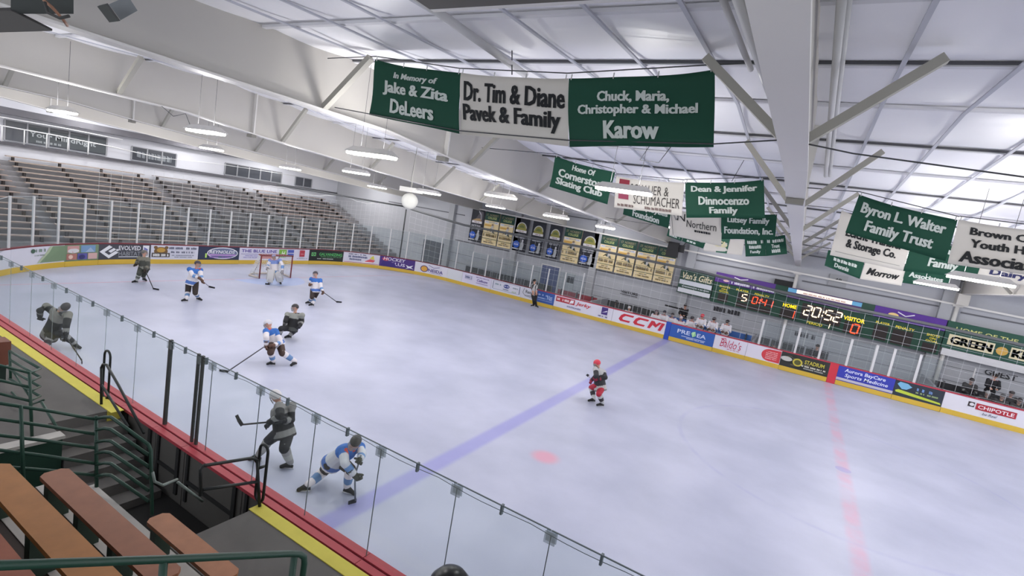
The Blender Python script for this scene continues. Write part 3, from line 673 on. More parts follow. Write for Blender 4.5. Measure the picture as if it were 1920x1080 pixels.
# ------------------------------------------------------------------ safety nets with the pipe that carries them
PIPE = C((96,98,100), .6)
PP = [Vector((-.4, 26.2, 4.66)), Vector((1.2, 25.5, 4.56))]+[at(px, py, y=25.3) for px, py in ((870,422),(1107,466),(1317,510),(1447,543),(1597,578),(1767,613),(1917,647))]
PP.append(PP[-1]+(PP[-1]-PP[-2])*1.6)
def pz(x):
    for p, q in zip(PP[1:], PP[2:]):
        if x <= q.x: return p.z+(q.z-p.z)*(x-p.x)/(q.x-p.x)
    return PP[-1].z
m = MB(); m.tube(PP, .075, PIPE, 10)
tag(obj('net_pipe', m), 'long dark pipe carrying the safety net above the far boards', 'pipe')
m = MB(); m.tube([(-.9, 15.5, 4.85), (-.7, 21, 4.75), (-.4, 26.2, 4.66)], .06, PIPE, 10); tag(obj('net_pipe', m), 'dark pipe carrying the safety net above the end boards', 'pipe')
CORD = mat('safety_net_cord', (208,210,214), .8)
def net(P, nu, nv, r, lab, sag=.03):
    m = MB(); rr = random.Random(5)
    for i in range(nu+1): m.tube([P(i/nu, j/12) for j in range(13)], r, CORD, 3, caps=False)
    for j in range(nv+1): m.tube([P(i/(nu*2), j/nv)+Vector((0, 0, -sag*abs(math.sin(PI*i/8)))) for i in range(nu*2+1)], r, CORD, 3, caps=False)
    tag(obj('safety_net', m), lab, 'net')
net(lambda u, v: Vector((1.2+u*40, 25.25+.05*math.sin(u*60), 1.05+(pz(1.2+u*40)-.1-1.05)*v)), 70, 8, .0062, 'white safety net hanging from the pipe above the far boards')
net(lambda u, v: Vector((-.95+.4*u, 6.5+u*19.6, 1.05+(4.55+.12*math.sin(u*16)*(1 if v > .9 else .3)-1.05)*v)), 44, 12, .006, 'white safety net with wavy top rope in the far left corner')
m = MB(); m.tube([(-.95+.4*i/60, 14.5+11.6*i/60, 4.58+.12*math.sin(16*i/60)+.05*abs(math.sin(i*.6))) for i in range(61)], .022, C((226,226,228), .7), 6); tag(obj('net_rope', m), 'wavy white rope along the top of the corner net', 'rope')
m = MB(); m.tube([(.6, 25.4, -.06), (.62, 25.38, 2.6), (.6, 25.4, 4.5)], .05, C((56,58,60), .7), 6); tag(obj('net_lacing', m), 'dark laced seam where the two safety nets meet', 'rope')

# ------------------------------------------------------------------ scoreboard and its signs
yb = 27.75
tl = -.0176
sbz = lambda x: 3.62+tl*(x-23)
def sfn(u, v, e): return Vector((u, yb-e, v+tl*(u-23)))
def slabx(mb, x0, x1, z0, z1, y0, y1, m):
    a, b = tl*(x0-23), tl*(x1-23)
    mb.hexa([(x0,y0,z0+a),(x1,y0,z0+b),(x1,y1,z0+b),(x0,y1,z0+a)], [(x0,y0,z1+a),(x1,y0,z1+b),(x1,y1,z1+b),(x0,y1,z1+a)], m); return mb
sb = thing('scoreboard', (28.5, yb, 2.3), 'long green scoreboard with lit red and yellow digits on the far wall', 'scoreboard')
x0, x1 = 22.98, 33.9
obj('case', slabx(MB(), x0, x1, 2.42, 3.62, yb, yb+.3, C((34,70,56), .6)), sb)
LY = mat('lit_yellow', (206,190,50), .5, emit=.35); LYB = mat('lit_yellow_bright', (252,214,30), .5, emit=1.0); LR = mat('lit_red', (255,76,40), .4, emit=1.6); LW = mat('lit_amber', (255,226,190), .4, emit=1.5); DK = C((44,36,34), .4)
SEGS = {'0':'abcdef','1':'bc','2':'abged','4':'fgbc','5':'afgcd','6':'afgedc','3':'abgcd'}
def digit(d, ch, u, v, w, h, m):
    t = w*.2; k = h/2; s = w*.14
    R = {'a':((t,h),(w-t*.3,h)),'g':((t,k),(w-t,k)),'d':((t*.3,0),(w-t,0)),'f':((0,h-t*.2),(0,k+t*.3)),'b':((w,h-t*.2),(w,k+t*.3)),'e':((0,k-t*.3),(0,t*.2)),'c':((w,k-t*.3),(w,t*.2))}
    for q in SEGS[ch]:
        (a, b), (c, e) = R[q]; d.line([(u+a+s*b/h, v+b), (u+c+s*e/h, v+e)], t, m)
def window(u0, v0, u1, v1): 
    d = Decal(sfn); d.rect(u0, v0, u1, v1, DK); obj('digit_window', d.mb, sb)
def words(txt, u0, v0, u1, v1, m, nm='lettering'):
    d = Decal(sfn); d.k = 2; d.text(txt, u0, v0, u1, v1, m, .03); obj(nm, d.mb, sb)
words('SHOTS', 23.31, 3.38, 23.9, 3.49, LY); words('ON', 23.45, 3.24, 23.75, 3.34, LY); words('GOAL', 23.35, 3.1, 23.9, 3.21, LY)
words('PLAYER', 24.25, 3.38, 24.93, 3.5, LY); words('PENALTY', 25.25, 3.36, 26.02, 3.48, LY)
for w4 in ((23.35, 2.56, 23.9, 3.02), (24.4, 2.83, 25.0, 3.33), (25.08, 2.83, 26.25, 3.31), (25.08, 2.48, 26.25, 2.76), (24.4, 2.48, 25.0, 2.76), (26.72, 2.47, 27.55, 3.04), (27.7, 2.66, 29.62, 3.52), (29.8, 2.46, 30.6, 3.08), (31.1, 2.5, 31.7, 3.24), (31.9, 2.48, 32.75, 3.22), (33.2, 2.48, 33.8, 2.9)): window(*w4)
def digs(txt, u, v, w, h, m, gap):
    d = Decal(sfn); d.k = 3
    for ch in txt:
        if ch == ':': d.disc(u+.07, v+h*.7, .04, .05, m, 8); d.disc(u+.05, v+h*.3, .04, .05, m, 8); u += gap*.36; continue
        digit(d, ch, u, v, w, h, m); u += gap
    obj('digit', d.mb, sb)
digs('5', 24.62, 2.88, .26, .38, LW, .3); digs('0:41', 25.2, 2.87, .24, .38, LR, .34)
words('HOME', 26.78, 3.08, 27.46, 3.28, LYB); digs('1', 27.2, 2.54, .2, .44, LR, .3)
digs('20:52', 27.84, 2.9, .31, .52, LW, .42); words('PERIOD', 28.1, 2.46, 28.85, 2.61, LY); digs('1', 29.0, 2.45, .16, .27, LW, .2)
words('VISITOR', 29.7, 3.12, 30.66, 3.34, LYB); digs('0', 30.14, 2.52, .3, .48, LR, .3)
words('PLAYER', 31.12, 3.31, 31.72, 3.43, LY); words('PENALTY', 31.97, 3.28, 32.75, 3.42, LY); words('SHOTS', 33.26, 3.26, 33.78, 3.38, LY); words('ON', 33.4, 3.12, 33.65, 3.22, LY); words('GOAL', 33.28, 2.97, 33.78, 3.08, LY)
def header(u0, u1, rgb, art=None):
    mb = slabx(MB(), u0, u1, 3.64, 4.2, yb+.02, yb+.28, C(rgb, .5)); d = Decal(lambda u, v, e: sfn(u, v, e-.02), mb); d.k = 1
    if art: art(d)
    obj('header_sign', mb, sb)
WL = C((228,226,236), .5)
header(22.98, 26.2, (84,52,130), lambda d: (d.words(23.9, 3.7, 26.2, 3.84, WL, 81), d.disc(23.6, 3.8, .16, .07, C((226,190,190), .5)), d.line([(24.0,4.1),(24.35,4.02),(24.75,4.12)], .05, WL)))
header(26.2, 26.84, (34,70,56)); header(26.84, 30.34, (84,60,110), lambda d: (d.rect(26.84, 3.95, 27.27, 4.16, C((110,180,220), .5)), d.rect(27.27, 3.95, 29.9, 4.16, mat('lit_panel', (240,232,220), .5, emit=.5)), d.rect(29.9, 3.95, 30.34, 4.16, C((110,180,220), .5)), d.words(27.6, 3.98, 29.6, 4.06, C((196,160,150), .5), 82)))
header(30.34, 30.92, (34,70,56))
header(30.92, 33.9, (84,46,140), lambda d: (d.disc(31.75, 3.9, .22, .11, C((236,206,140), .5)), d.line([(31.9,4.1),(32.25,3.95),(32.6,4.1)], .05, WL), d.rect(31.95, 3.76, 32.7, 3.82, WL)))
s1 = thing('wall_sign', (22, yb, 2.5), 'dark green and white sign with cream script left of the scoreboard', 'sign')
obj('panel', slabx(MB(), 20.95, 22.93, 2.5, 3.95, yb+.05, yb+.25, C((50,76,66), .6)), s1)
d = Decal(lambda u, v, e: sfn(u, v, e-.05)); d.text("Van's Gifts", 21.1, 3.4, 22.85, 3.8, C((214,204,170), .6), .02, .2); d.rect(21.0, 3.05, 22.9, 3.32, C((206,210,218), .5)); d.rect(21.0, 2.56, 22.9, 2.82, C((210,212,218), .5)); d.words(21.2, 2.9, 22.8, 2.98, C((190,196,200), .5), 83); obj('lettering', d.mb, s1)
s2 = thing('wall_sign', (36.5, yb, 2.5), 'green sign with big cream capitals right of the scoreboard', 'sign')
obj('panel', slabx(MB(), 33.95, 40.5, 2.86, 4.2, yb+.05, yb+.25, C((40,82,68), .6)), s2)
obj('light_box', slabx(MB(), 34.0, 40.5, 2.5, 2.84, yb+.03, yb+.25, C((208,208,210), .5)), s2)
d = Decal(lambda u, v, e: sfn(u, v, e-.05)); d.text('HOME OF THE', 34.3, 3.78, 36.6, 3.98, C((206,206,130), .5), .02)
d.rect(34.12, 3.05, 35.86, 3.58, C((226,216,180), .5)); d.rect(36.44, 3.05, 38.9, 3.58, C((226,216,180), .5)); d.text('GREEN', 34.2, 3.13, 35.8, 3.5, C((34,46,40), .5), .018, 0, .05); d.text('KNIGHTS', 36.5, 3.13, 38.85, 3.5, C((34,46,40), .5), .018, 0, .05); d.disc(36.15, 3.3, .22, .2, C((206,166,80), .5)); obj('lettering', d.mb, s2)
# number plate and horn box on the wall above
c = wallpt(1571, 526); m = MB(); m.box((c.x-.42, YF-.1, c.z-.3), (c.x+.42, YF-.003, c.z+.3), C((158,160,164), .7)); d = Decal(lambda u, v, e: Vector((u, YF-.1-e, v)), m); d.text('49', c.x-.16, c.z-.06, c.x+.16, c.z+.12, C((50,50,54), .6), .02); tag(obj('number_plate', m), 'grey square plate numbered 49 high on the far wall', 'sign')
c = wallpt(1478, 532); m = MB(); m.box((c.x-.7, YF-.3, c.z-.15), (c.x+.3, YF-.003, c.z+.15), C((40,40,42), .7)); tag(obj('horn_box', m), 'flat black box on the far wall beside the pipe column', 'box')

# ------------------------------------------------------------------ championship banners along the far wall
BN = [(888,911,'p'),(913,940,'y'),(942,968,'y'),(970,995,'a'),(1002,1026,'a'),(1034,1057,'a'),(1062,1094,'y'),(1096,1125,'a'),(1130,1161,'y'),(1164,1197,'y'),(1200,1235,'y'),(1237,1271,'y')]
BY = C((234,214,166), .7); BG = C((38,70,62), .7); BK = C((48,50,58), .7); GOLD = C((150,146,80), .7)
LB = {'p': 'dark banner with a photo top, leftmost of the wall banners', 'y': '%s yellow and green banner from the left on the far wall', 'a': '%s dark arched banner from the left on the far wall'}
cnt = {'p': 0, 'y': 0, 'a': 0}
for a, b, k in BN:
    A = at(a, 388+(a-888)*.213, y=28.05); B = at(b, 388+(b-888)*.213, y=28.05); w = B.x-A.x
    zt = 5.42-.0219*(A.x-3.6); h = 2.42-.012*(A.x-4.5)*1.2; z0 = zt-h
    fn = lambda u, v, e: Vector((A.x+u*w, 28.0-e, z0+v*h))
    lab = LB[k] % ORD[cnt[k]] if '%' in LB[k] else LB[k]; cnt[k] += 1
    t = thing('wall_banner', (A.x+w/2, 28.0, z0), lab, 'banner', 'banners hung along the far wall')
    m = MB(); m.hexa([fn(0,0,0), fn(1,0,0), fn(1,0,-.02), fn(0,0,-.02)], [fn(0,1,0), fn(1,1,0), fn(1,1,-.02), fn(0,1,-.02)], BY if k == 'y' else BK); obj('cloth', m, t)
    m = MB(); m.tube([fn(0,1,0)-Vector((0,.01,0)), fn(1,1,0)-Vector((0,.01,0))], .02, C((60,60,62), .6), 6); obj('hanging_rod', m, t)
    d = Decal(fn)
    if k == 'y':
        d.rect(0, .74, 1, 1, BG); d.text('ST. NORBERT', .08, .88, .92, .95, C((150,140,110), .6), .01); d.text('COLLEGE', .2, .79, .8, .86, C((196,206,130), .6), .01)
        d.rect(.04, .66, .3, .72, WL); d.rect(.7, .66, .96, .72, WL); d.rect(.05, .56, .6, .62, C((214,170,90), .7)); d.words(.1, .68, .9, .71, C((160,170,180), .6), 91)
        d.poly([(.48,.4),(.72,.4),(.66,.5),(.7,.6),(.58,.64),(.5,.56)], C((200,196,190), .7)); d.disc(.6,.62,.07,.035,C((150,130,110),.7)); d.poly([(.42,.44),(.54,.4),(.56,.52)], C((70,82,74), .7)); d.line([(.5,.5),(.3,.4)],.02,C((90,80,60),.7)); d.poly([(.62,.39),(.8,.36),(.7,.46)], C((60,70,66), .7))
        d.rect(0, .35, 1, .36, BG); d.words(.06, .24, .94, .33, C((120,104,70), .7), 92+cnt[k]); d.rect(0, .17, 1, .185, BG); d.words(.3, .11, .7, .14, C((120,104,70), .7), 95+cnt[k]); d.words(.15, .05, .85, .09, C((120,104,70), .7), 97+cnt[k])
    else:
        if k == 'a': d.disc(.5, .72, .36, .17, C((206,206,200), .6), 20, 0, PI); d.disc(.5, .71, .31, .15, GOLD, 20, 0, PI); d.disc(.5, .72, .2, .08, C((110,120,70), .6), 14, 0, PI); d.rect(.14, .62, .86, .72, GOLD)
        else: d.poly([(.3,.66),(.9,.66),(.9,.95),(.7,.98)], C((90,86,92), .6)); d.line([(.55,.96),(.75,.86),(.8,.7)],.05,C((170,170,176),.6)); d.poly([(.1,.66),(.9,.64),(.7,.74),(.4,.72)], C((170,140,100), .6))
        d.rect(.1, .58, .9, .65, C((222,220,222), .6)); d.words(.3, .6, .7, .63, C((150,120,120), .6), 98); d.text('NATIONAL', .12, .46, .88, .53, C((206,208,214), .6), .02); d.words(.15, .4, .85, .44, C((170,174,180), .6), 99)
        d.disc(.3, .2, .24, .11, C((44,92,190), .6)); d.text('NCAA', .14, .17, .46, .23, WL, .03, .1); d.poly([(.6,.05),(.8,.05),(.86,.2),(.8,.3),(.7,.34),(.62,.24)], C((176,180,184), .6)); d.disc(.74,.34,.07,.035,C((200,200,204),.6)); d.line([(.7,.2),(.55,.06)],.03,C((150,150,154),.6)); d.rect(.06, .05, .5, .08, C((200,202,206), .6))
    obj('print', d.mb, t)
# ------------------------------------------------------------------ lamps under the roof
TUBE = mat('lamp_tube', (255,252,246), .4, emit=7.0); HOUS = C((176,174,172), .5)
def lamp(c, L, label, power=1.0):
    c = Vector(c); t = thing('ceiling_light', tuple(c), label, 'light', 'lamps hung under the roof')
    m = MB(); x0, x1 = c.x-L/2, c.x+L/2
    m.hexa([(x0, c.y-.14, c.z+.02), (x1, c.y-.14, c.z+.02), (x1, c.y+.14, c.z+.02), (x0, c.y+.14, c.z+.02)], [(x0+.12, c.y-.05, c.z+.12), (x1-.12, c.y-.05, c.z+.12), (x1-.12, c.y+.05, c.z+.12), (x0+.12, c.y+.05, c.z+.12)], HOUS); obj('housing', m, t)
    m = MB()
    for q in (-.08, 0, .08): m.tube([(x0+.03, c.y+q, c.z), (x1-.03, c.y+q, c.z)], .03, TUBE, 8)
    obj('tube', m, t)
    m = MB()
    for q in (.25, .75): x = x0+L*q; m.tube([(x, c.y, c.z+.1), (x, c.y, roof_z(c.y)-.08)], .0045, C((96,96,98), .6), 4)
    obj('hanger_wire', m, t)
    for kind, e, dz in (('AREA', LAMP_DOWN, -.05), ('POINT', LAMP_ROUND, -.03), ('AREA', UP_FILL, .14)):
        ld = bpy.data.lights.new('lamp_light', kind); ld.energy = e*power; ld.color = (1, .975, .96)
        if kind == 'AREA': ld.shape = 'RECTANGLE'; ld.size = L; ld.size_y = .3
        else: ld.shadow_soft_size = .12
        lo = bpy.data.objects.new('lamp_light', ld); COL.objects.link(lo); lo.parent = t; lo.location = (0, 0, dz)
        if dz > 0: lo.rotation_euler = (PI, 0, 0)
LAMPS = [((75,203),(158,217),11.5,'leftmost lamp hanging above the far end of the white guard rail'),((337,238),(433,257),10,'lamp with a loose curling cable above the third press window'),
 ((368,275),(425,284),16,'small lamp above the end of the press level rope'),((520,312),(568,320),19,'small lamp above the narrow dark press window'),((638,318),(697,330),16,'thin lamp just below the large lamp left of the round loudspeaker'),
 ((642,282),(750,300),9,'large lamp under the beam left of the long banner row'),((687,347),(727,355),23,'small lamp left of the round white loudspeaker'),((777,357),(828,367),18,'lamp right beside the round white loudspeaker'),
 ((907,363),(970,375),15,'brighter lamp above the first wall banners'),((910,384),(948,393),24,'dull lamp touching the top of the first wall banners'),((1018,401),(1067,413),19,'lamp just above the arched wall banners'),((1117,421),(1153,431),26,'grey lamp above the last yellow wall banners'),
 ((1117,345),(1220,372),9,'big lamp in front of the cream banner with thin capitals'),((1256,425),(1316,437),15.5,'lamp under the cream banner with the large black N'),((1310,455),(1355,463),20,'lamp over the small banner with green script'),
 ((1675,515),(1720,530),20,'short lamp under the banners right of the column'),((1722,530),(1787,542),14,'middle lamp under the banners right of the column'),((1790,517),(1885,537),9.6,'long lamp under the pale youth hockey banner')]
for a, b, d, lab in LAMPS:
    c = at((a[0]+b[0])/2, (a[1]+b[1])/2, d=d); e0 = at(a[0], (a[1]+b[1])/2, d=d); e1 = at(b[0], (a[1]+b[1])/2, d=d)
    L = min(1.5, (e1-e0).length*1.08); c.z = min(c.z, roof_z(c.y)-.3)
    lamp(c, L, lab, 1.7 if a[0] > 1600 else 1.0)
k = 0
for x in (31, 38, 44):                       # the lamps that go on above the rest of the rink
    for y in (2.5, 7.5, 12.5, 17.5, 22.5):
        if x == 31 and y in (7.5, 12.5, 17.5): continue
        lamp((x+.3*(k % 3), y, bot_z(y)-.05 if x > 33 else roof_z(y)-.35), 1.3, 'lamp above the right half of the ice, %s of those rows' % ORD[k], 1.2); k += 1

for x, ys in ((1.6, (4, 9, 14, 19, 24)), (-5.0, (1, 6, 11, 16, 21, 26)), (-8.4, (3, 9, 15, 21))):   # unseen behind the beams, added to brighten the end stand and goal end
    for i, y in enumerate(ys): lamp((x, y, roof_z(y)-.5), 1.3, '%s added unseen lamp behind the beams %s' % (ORD[i], 'over the goal end' if x > 0 else 'over the end stand' if x > -6 else 'over the last end stand rows'), 1.5)
for i, x in enumerate((16.2, 23.4)): lamp((x, 26.2, 5.62), 1.2, ['lamp near the far wall above the arched banners', 'lamp near the far wall above the scoreboard'][i], .7)
# ------------------------------------------------------------------ banners hung on wires across the bays
FG = mat('banner_green', (20,70,53), .75, var=.06, scale=2); FW = mat('banner_white', (206,202,194), .75, var=.04, scale=2); LT = C((196,204,198), .7); LK = C((30,32,34), .7)
def hang(q, y, m, label, marks, name='hanging_banner', phase=0.0, group='banners hung across the rink'):
    TL, TR, BR, BL = [at(px, py, y=y) for px, py in q]
    def fn(u, v, e):
        p = (BL*(1-u)+BR*u)*(1-v)+(TL*(1-u)+TR*u)*v
        return p+Vector((0, .035*math.sin(u*7+phase)+.02*math.sin(v*5+u*3+phase)-e, -.035*math.sin(PI*u)*v))
    c = (TL+TR+BL+BR)/4
    t = thing(name, tuple(c), label, 'banner', group)
    mb = MB(); n, k = 18, 8; V = [fn(i/n, j/k, 0) for j in range(k+1) for i in range(n+1)]; B = [p+Vector((0, .006, 0)) for p in V]; K = len(V)
    F = [(j*(n+1)+i, j*(n+1)+i+1, (j+1)*(n+1)+i+1, (j+1)*(n+1)+i) for j in range(k) for i in range(n)]
    E = [i for i in range(n+1)]; E2 = [k*(n+1)+i for i in range(n+1)]
    mb.add(V+B, F+[tuple(K+a for a in f[::-1]) for f in F]+[(a, K+a, K+b, b) for L in (E, E2) for a, b in zip(L, L[1:])], m, True); obj('cloth', mb, t)
    d = Decal(fn)
    for w in marks:
        if w[0] == 't': d.text(w[1], w[2], w[3], w[4], w[5], w[6], w[7] if len(w) > 7 else .045, w[8] if len(w) > 8 else 0, .03 if not len(w) > 7 or w[7] > .005 else 0)
        elif w[0] == 'w': d.words(w[1], w[2], w[3], w[4], w[5], w[6])
        elif w[0] == 'r': d.rect(w[1], w[2], w[3], w[4], w[5], 6)
        elif w[0] == 'l': d.line(w[1], w[2], w[3])
    if marks: obj('lettering', d.mb, t)
    m2 = MB()
    for u in (.02, .35, .65, .98): p = fn(u, 1, 0); m2.tube([p-Vector((0,0,.02)), p+Vector((0,0,.05))], .008, C((200,200,200), .4), 5)
    obj('grommet', m2, t)
    return TL, TR
w = []
w += hang([(705,112),(861,135),(859,250),(692,215)], 1.45, FG, 'dark green banner at the left end of the nearest banner row', [('t','In Memory of',.24,.72,.78,.86,LT,.02,.15),('t','Jake & Zita',.12,.42,.9,.68,LT),('t','DeLeers',.22,.12,.76,.38,LT)])
w += hang([(862,135),(1063,145),(1065,274),(860,250)], 1.45, FW, 'white banner with bold black lettering in the nearest banner row', [('t','Dr. Tim & Diane',.04,.55,.97,.87,LK,.03),('t','Pavek & Family',.03,.16,.94,.5,LK,.03)], phase=1)
w += hang([(1064,145),(1340,130),(1338,276),(1065,274)], 1.45, FG, 'dark green banner at the right end of the nearest banner row', [('t','Chuck, Maria,',.23,.62,.72,.8,LT,.02),('t','Christopher & Michael',.08,.42,.9,.6,LT,.02),('t','Karow',.28,.1,.66,.36,LT,.06)], phase=2)
w2 = []
w2 += hang([(1042,293),(1152,322),(1138,383),(1030,350)], 6.3, FG, 'green banner with three white lines behind the nearest white banner', [('t','Home Of',.32,.74,.72,.92,LT,.03),('t','Cornerstone',.1,.42,.95,.68,LT,.03),('t','Skating Club',.08,.1,.9,.38,LT,.03)])
w2 += hang([(1155,330),(1282,342),(1278,405),(1150,388)], 6.3, FW, 'cream banner with thin tall capitals and two dark red squares', [('t','SCHAUER &',.24,.54,.8,.84,C((70,66,64),.7),.0),('t','SCHUMACHER',.3,.2,.96,.5,C((70,66,64),.7),.0),('r',.06,.76,.22,.94,C((130,40,54),.6)),('r',.06,.3,.22,.46,C((150,66,90),.6)),('w',.05,.06,.85,.15,C((120,104,100),.7),5)], phase=1)
w2 += hang([(1284,341),(1432,337),(1434,409),(1286,408)], 6.3, FG, 'green banner with three centred white lines beside the column', [('t','Dean & Jennifer',.08,.68,.92,.9,LT,.045),('t','Dinnocenzo',.18,.36,.82,.6,LT,.045),('t','Family',.32,.06,.68,.3,LT,.045)], phase=2)
w3 = []
w3 += hang([(1172,368),(1258,396),(1253,428),(1168,402)], 11, FG, 'green banner half hidden under the cream banner', [('t','Employees',.3,.54,.95,.86,LT),('t','Foundation',.2,.08,.8,.46,LT)])
w3 += hang([(1258,392),(1354,402),(1352,462),(1254,440)], 11, FW, 'white banner with a large black N beside thin circles', [('t','N',.14,.62,.3,.9,LK,.0),('t','Northern',.34,.44,.9,.7,LK,.0),('w',.5,.3,.8,.38,LK,6),('l',[(.04,.9),(.12,.62),(.2,.9)],.02,C((130,130,130),.6))], phase=1)
w3 += hang([(1352,396),(1457,402),(1453,450),(1352,448)], 11, FG, 'green banner with two white lines hanging next behind the column side', [('t','Lutsey Family',.12,.56,.88,.86,LT,.045),('t','Foundation, Inc.',.06,.16,.96,.46,LT,.045)], phase=2)
w4 = []
w4 += hang([(1254,428),(1283,438),(1277,452),(1250,442)], 16, FG, 'small green banner under the lamp, leftmost of the farthest row', [('w',.1,.55,.9,.8,LT,7),('w',.15,.15,.85,.4,LT,8)])
w4 += hang([(1284,438),(1326,448),(1318,466),(1278,452)], 16, FG, 'small green banner right beside the leftmost one of the farthest row', [('w',.1,.55,.9,.8,LT,9),('w',.2,.15,.8,.4,LT,10)], phase=1)
w4 += hang([(1327,442),(1396,450),(1391,479),(1318,470)], 16, FW, 'small white banner with green script shapes in the farthest row', [('r',.34,.0,.62,1.0,C((46,96,76),.6)),('l',[(.2,.1),(.4,.5),(.62,.84),(.5,.5),(.3,.3)],.06,FW),('t','GB',.26,.4,.6,.8,C((210,204,160),.6),.02,.3)], phase=2)
w4 += hang([(1396,445),(1434,443),(1436,480),(1398,481)], 16, FG, 'small green banner with three lines, left one of the pair below the column side', [('w',.12,.66,.9,.84,LT,11),('w',.2,.4,.8,.58,LT,12),('t','Family',.24,.12,.76,.32,LT)])
w4 += hang([(1434,443),(1472,440),(1476,476),(1436,480)], 16, FG, 'small green banner with three lines, right one of the pair below the column side', [('w',.1,.66,.9,.84,LT,13),('t','Trust',.3,.38,.7,.58,LT),('w',.3,.12,.7,.32,LT,14)], phase=1)
v1 = list(hang([(1611,365),(1797,412),(1773,490),(1585,436)], 6.3, FG, 'tilted green banner with two bold lines right of the column', [('t','Byron L. Walter',.07,.52,.92,.86,LT,.045),('t','Family Trust',.17,.1,.84,.46,LT,.045)]))
v1 += hang([(1798,411),(2030,440),(2022,530),(1778,494)], 6.3, FW, 'pale banner with three black lines cut by the right frame edge', [('t','Brown County',.12,.66,.88,.88,LK,.045),('t','Youth Hockey',.14,.38,.88,.62,LK,.045),('t','Association',.08,.08,.84,.34,LK,.045)], phase=1)
v2 = list(hang([(1578,395),(1714,436),(1693,508),(1556,478)], 11, FW, 'white banner with black lettering below the tilted green banner', [('t','Leicht Transfer',.14,.5,.92,.74,LK,.045),('t','& Storage Co.',.18,.2,.86,.46,LK,.045),('r',.06,.1,.94,.115,C((150,150,146),.7))]))
v2 += hang([(1715,437),(1848,478),(1830,522),(1694,508)], 11, FG, 'green banner between the two white banners right of the column', [('w',.1,.7,.8,.88,LT,15),('t','Family',.3,.14,.72,.48,LT)], phase=2)
v2 += hang([(1849,476),(1990,496),(1984,545),(1831,520)], 11, FW, 'white banner with navy lettering at the right frame edge', [('t','Dairy',.14,.14,.6,.46,C((40,44,90),.6),.05)], phase=1)
v3 = list(hang([(1553,468),(1622,488),(1612,523),(1546,498)], 16, FG, 'small green banner lowest below the white storage banner', [('w',.2,.5,.85,.7,LT,16),('t','Dennis',.26,.14,.66,.4,LT)]))
v3 += hang([(1623,489),(1700,504),(1690,536),(1613,523)], 16, FW, 'small white banner with a slanted black word', [('t','Morrow',.1,.3,.9,.7,LK,.03,.3)], phase=1)
v3 += hang([(1701,497),(1786,515),(1776,542),(1691,530)], 16, FG, 'small green banner with one line just above the lamps', [('t','Associates',.1,.4,.86,.7,LT)], phase=2)
CBL = C((70,72,74), .5)
def cable(pts, label, r=.008): m = MB(); m.tube(pts, r, CBL, 5); tag(obj('cable', m), label, 'cable')
up = Vector((0, 0, .05))
for L, y, xa, xb, lab in ((w, 1.45, 19.85, 26.98, 'cable carrying the nearest banner row'), (w2, 6.3, 19.85, 26.98, 'cable carrying the second banner row'), (w3, 11, 19.85, 26.98, 'cable carrying the third banner row'), (w4, 16, 19.85, 26.98, 'cable carrying the farthest banner row'),
                          (v1, 6.3, 27.1, None, 'cable carrying the tilted green banner'), (v2, 11, 27.1, None, 'cable carrying the white storage banner'), (v3, 16, 27.1, None, 'cable carrying the lowest small banners')):
    pts = [Vector((xa, y, L[0].z+.02))]+[p+up for p in L]
    if xb: pts.append(Vector((xb, y, L[-1].z+.1)))
    else: pts.append(Vector((34.1, y, L[-1].z+.1)))
    cable(pts, lab)
b0 = at(1338, 270, y=1.43); cable([at(692, 212, y=1.43)+Vector((-.8,0,.05)), at(860, 245, y=1.41), at(1065, 263, y=1.41), b0, Vector((26.9, 1.43, 6.7))], 'lower tie cable of the nearest banner row')
cable([Vector((27.16, 1.43, 6.68)), at(1600, 288, y=1.43), at(1920, 332, y=1.43), at(2000, 345, y=1.43)], 'thin cable running right from the centre beam')
p = at(960, 90, y=1.45); q = at(960, 140, y=1.45); cable([p, q], 'short hook cable above the white banner')
for (a, b, y, lab) in (((1395,300),(1372,340),6.3,'first thin drop wire above the green banner beside the column'), ((1250,290),(1262,440),11,'second thin drop wire behind the cream banner'), ((789,240),(768,352),9.0,'long thin wire holding the round loudspeaker')):
    cable([at(*a, y=y), at(*b, y=y)], lab, .006)
cable([at(1220, 270, y=4.5), at(1200, 300, y=4.5), at(1235, 305, y=4.5), at(1258, 275, y=4.5)], 'loose looped cable under the long banner row')
cable([at(303, 199, x=12.85), at(325, 218, x=12.85), at(348, 213, x=12.85), at(357, 236, x=12.85)], 'loose curling cable above the second lamp')
# pipes and conduits along the roof
def pipe(pts, r, label, m=None): b = MB(); b.tube(pts, r, m or C((206,206,206), .4), 8); tag(obj('roof_pipe', b), label, 'pipe')
def yline(a, b, z): p, q = at(*a, z=z), at(*b, z=z); x = (p.x+q.x)/2; return p, q
for a, b, z, r, lab in (((1378,-30),(1474,262),7.2,.05,'white pipe running along the left of the centre beam'),((1352,-10),(1408,130),7.45,.03,'thin conduit left of the white pipe by the centre beam'),((1580,-20),(1548,330),7.4,.035,'conduit running along the right of the centre beam'),((1592,-20),(1556,330),7.45,.03,'second conduit right of the centre beam'),((762,-20),(985,140),7.45,.05,'white pipe crossing the roof above the long banner row')):
    pipe(list(yline(a, b, z)), r, lab)
